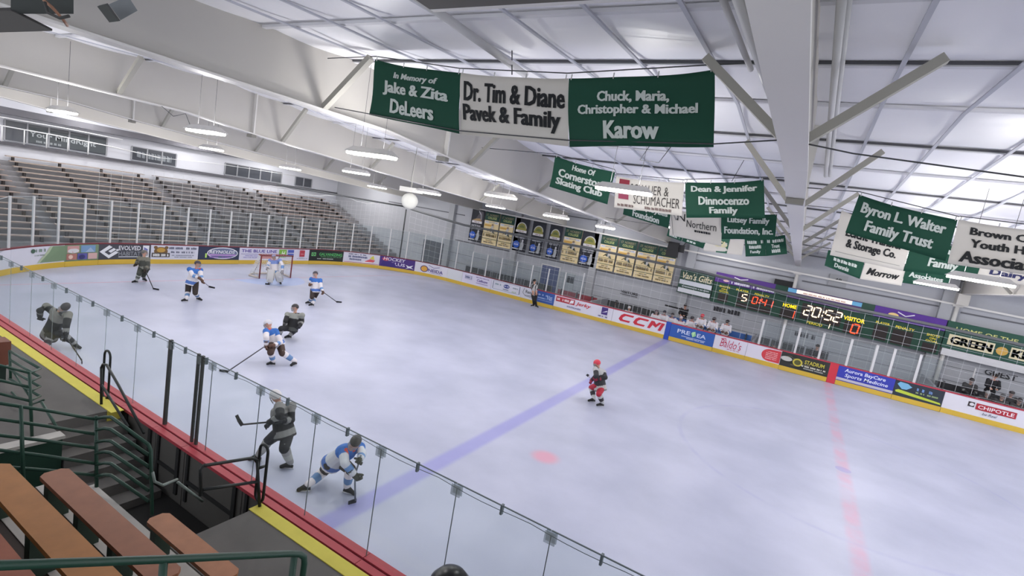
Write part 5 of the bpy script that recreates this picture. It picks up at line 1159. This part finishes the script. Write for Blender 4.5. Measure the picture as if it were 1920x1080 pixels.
# goalkeeper
J = solve(dict(head=c(612,185), neck=c(620,225), shL=c(548,235), shR=c(705,235), pelvis=c(620,400), knL=c(560,480,-.2), knR=c(690,480,-.2), elL=c(520,300), elR=c(745,300), haL=c(510,350,-.3), haR=c(745,410,-.3), toeL=c(520,600,-.2), toeR=c(730,600,-.2)),
          dict(L=c(545,600)+(None,), R=c(705,600)+(None,)), lens=.95)
figure('goalkeeper in white and blue crouching at the right post of the goal', J, 'w', (.8,-.55), group=PLAYERS, pads=True, over=dict(yoke=cl(120,140,196), band=cl(92,136,190), pants=cl(216,214,212), sock=cl(220,218,214), sockb=cl(214,212,208), glove=cl(150,146,150)), helm=cl(150,150,190,.4))
h = J['haL']; e = at(*c(540,606), z=.04); stick([h+(h-e).normalized()*.3, h, e], 'wide pale stick held on the ice by the goalkeeper', at(*c(470,598), z=.05), cl(190,186,190))
# white skater in mid ice
c = crop(400, 560, 7.2)
J = solve(dict(head=c(742,345), neck=c(765,405), shL=c(712,440,-.15), shR=c(840,440,.05), pelvis=c(850,590,.1), knL=c(775,720,-.2), knR=c(930,730), elL=c(715,530,-.2), elR=c(900,590), haL=c(715,630,-.35), haR=c(815,630,-.3), toeL=c(745,915), toeR=c(1085,935)),
          dict(L=c(805,900)+(None,), R=c(1100,900)+(None,)))
figure('person in white and blue jersey striding at mid ice with a long stick', J, 'w', (-.6,-.75,-.2), group=PLAYERS, helm=cl(206,204,210,.4), over=dict(pants=cl(72,56,50)))
h = J['haL']; e = at(*c(190,985), z=.03); stick([J['haR'], h, e], 'long grey stick reaching down left from the striding skater', e+Vector((-.2,-.12,0)), cl(92,90,96,.4))
# black skater behind
J = solve(dict(head=c(1105,125), neck=c(1105,185), shL=c(1000,215), shR=c(1200,225), pelvis=c(1060,380), knL=c(920,405,-.1), knR=c(1080,445), elL=c(975,300), elR=c(1195,310), haL=c(960,380,-.2), haR=c(1165,375,-.2), toeL=c(865,430), toeR=c(1005,540)),
          dict(L=(519, 640, None), R=c(1030,535)+(None,)))
figure('person in mottled black jersey skating behind the white skater at mid ice', J, 'b', (-.3,-.9), group=PLAYERS, over=dict(yoke=cl(140,142,136), band=cl(76,78,76)))
# near standing black skater
c = crop(430, 720, 4.5)
J = solve(dict(head=c(395,105,-.05), neck=c(420,165), shL=c(420,190,-.2), shR=c(525,190,.05), pelvis=c(460,385), knL=c(330,480,-.05), knR=c(465,535,-.1), elL=c(430,270,-.25), elR=c(520,300), haL=c(345,320,-.3), haR=c(430,310,-.25), toeL=c(200,640), toeR=c(430,725)),
          dict(L=c(240,650)+(None,), R=c(510,715)+(None,)))
figure('person in black jersey and pale helmet standing upright behind the near glass', J, 'b', (-.9,-.25), group=PLAYERS, helm=cl(206,204,204,.4), level=2, over=dict(sockb=cl(170,170,168), yoke=cl(132,130,128)))
h = J['haL']; e = D(*c(105,343), depth(h)); stick([J['haR']+(J['haR']-h)*.5, J['haR'], h, e], 'stick with raised blade held out level by the upright near skater', D(*c(52,262), depth(h)))
# near bending white skater
J = solve(dict(head=c(1062,488,-.25), neck=c(1030,535,-.12), shL=c(960,560,-.15), shR=c(1105,535,.1), pelvis=c(895,645,.1), knL=c(800,735), knR=c(1020,720,-.3), elL=c(975,670,-.2), elR=c(1120,590), haL=c(1060,770,-.3), haR=c(1100,640,-.25), toeL=c(615,925), toeR=c(1045,945)),
          dict(L=c(655,905)+(None,), R=c(985,920)+(None,)))
figure('person in white and blue jersey lunging low behind the near glass', J, 'w', (.3,-.85,-.5), group=PLAYERS, level=2, helm=cl(64,62,58,.4), over=dict(pants=cl(62,56,50), glove=cl(72,74,64), body=cl(206,208,214)))
h = J['haL']; e = at(*c(1062,985), z=.04); stick([J['haR']+(J['haR']-h)*.3, J['haR'], h, e], 'stick held upright on the ice by the lunging near skater', at(*c(995,1005), z=.03), cl(110,116,124,.4))
# red-helmeted skater
c = crop(1080, 660, 9.0)
J = solve(dict(head=c(360,200), neck=c(375,258), shL=c(330,290,-.1), shR=c(465,345,.1), pelvis=c(405,560), knL=c(265,600,-.1), knR=c(390,700), elL=c(345,400,-.2), elR=c(495,430), haL=c(270,470,-.25), haR=c(345,460,-.2), toeL=c(215,835), toeR=c(345,915)),
          dict(L=c(290,845)+(None,), R=c(435,920)+(None,)))
figure('person with red helmet and red pants gliding alone near the blue line', J, 'r', (-.9,-.1), group=PLAYERS)
h = J['haL']; e = D(*c(207,400), depth(h)); stick([J['haR'], h, e], 'pale stick held up by the red-helmeted skater', D(*c(172,378), depth(h)), cl(170,164,176))
# referee
c = crop(900, 420, 4.8)
J = solve(dict(head=c(490,515), neck=c(490,538), shL=c(474,548), shR=c(508,550), pelvis=c(490,632), knL=c(482,690), knR=c(498,690), elL=c(470,590), elR=c(510,590), haL=c(478,620), haR=c(506,622), toeL=c(468,740), toeR=c(512,752)),
          dict(L=c(480,742)+(None,), R=c(502,748)+(None,)))
figure('referee in striped shirt and black trousers standing at the far boards', J, 'z', (.4,.9), group=PLAYERS, cage=False, over=None)

# people on the benches
def seated(px, py, y, label, team, helm, face=(0,-1), tall=False, group='players on the benches', cage=True, lean=.12, over=None):
    Hd = at(px, py, y=y); z = Hd.z; V3 = Vector
    J = dict(head=Hd, neck=Hd+V3((0,.04,-.16)), floor=.0)
    n = J['neck']; dn = .52; J['pelvis'] = V3((Hd.x, y+.12, n.z-dn))
    J['shL'] = n+V3((-.19,0,-.06)); J['shR'] = n+V3((.19,0,-.06)); J['elL'] = n+V3((-.24,-.12,-.32)); J['elR'] = n+V3((.24,-.12,-.32))
    J['haL'] = n+V3((-.12,-.34,-.38)); J['haR'] = n+V3((.12,-.34,-.38)); p = J['pelvis']
    for s, q in (('L',-1),('R',1)):
        J['hip'+s] = p+V3((q*.11,0,-.03))
        if tall: J['kn'+s] = p+V3((q*.12,-.05,-.44)); J['an'+s] = V3((p.x+q*.12, p.y, max(.06, p.z-.86)))
        else: J['kn'+s] = p+V3((q*.14,-.4,-.02)); J['an'+s] = p+V3((q*.14,-.42,-.44))
        J['toe'+s] = J['an'+s]+V3((0,-.15,-.05))
    return figure(label, J, team, face, group=group, cage=cage, skates=(team in 'wb'), helm=helm, over=over, level=1)
HB = [(1156,567,27.0,'s','person in white sitting behind the far boards left of the three-letter board',cl(40,38,40,.5),False),(1180,578,26.6,'s','person in white leaning on the boards above the three-letter board',cl(196,194,196,.5),False)]
for px, py, y, tm, lab, hm, cg in HB: seated(px, py, y, lab, tm, hm, cage=cg)
W8 = [(1231,585,'leftmost white player of the home bench in a dark helmet',cl(70,56,66,.4)),(1246,586,'white player second from the left on the home bench',cl(52,54,64,.4)),(1261,591,'white player third from the left on the home bench',cl(58,50,54,.4)),(1277,597,'white player with pale helmet fourth on the home bench',cl(200,180,184,.4)),
      (1298,597,'white player turned sideways below the coach in black',cl(60,60,66,.4)),(1317,593,'white player with red helmet on the home bench',cl(206,60,76,.4)),(1339,599,'white player second from the right on the home bench',cl(50,46,50,.4)),(1364,604,'rightmost white player of the home bench',cl(44,42,46,.4))]
for i, (px, py, lab, hm) in enumerate(W8): seated(px, py, 25.75, 'person: '+lab, 'w', hm, over=dict(yoke=cl(214,212,218), band=cl(206,206,214)), tall=True, face=(0,-1) if i < 4 else (.5,.6))
seated(1285, 574, 27.0, 'person in black coat standing behind the home bench under the white sign', 'k', None, tall=True, cage=False)
p = at(1247, 572, y=26.9); q = at(1282, 581, y=26.9); m = MB(); m.bar(p, q, .05, .09, cl(30,30,32,.5)); tag(obj('black_bar', m), 'long black bar held out level beside the coach in black', 'bar')
VB = [(1822,714,26.3,'b','leftmost black player of the visitor bench at the right edge',None,False),(1866,706,27.0,'k','coach in black and pink standing behind the visitor bench',None,True),(1852,738,25.9,'b','black player in front of the visiting coach',cl(150,150,150,.4),False),(1897,738,25.9,'b','black player right of the visiting coach',None,False),(1880,744,25.7,'b','black player low between the visiting coach and the right edge',cl(90,90,92,.4),False),(1912,752,25.7,'b','black player cut by the right frame edge',None,False)]
for px, py, y, tm, lab, hm, tl_ in VB: seated(px, py, y, 'person: '+lab, tm, hm, tall=tl_, cage=tm == 'b', over=dict(collar=cl(220,130,150)) if tm == 'k' else dict(yoke=cl(60,60,62), band=cl(170,168,166)))
seated(1452, 648, 26.6, 'person in pale grey sitting in the penalty box behind two white posts', 's', cl(80,82,90,.4), cage=False, over=dict(yoke=cl(150,152,162), body=cl(160,162,172)))
seated(1533, 650, 26.6, 'person in dark clothes behind the penalty box glass below the lit period digit', 'k', None, cage=False)
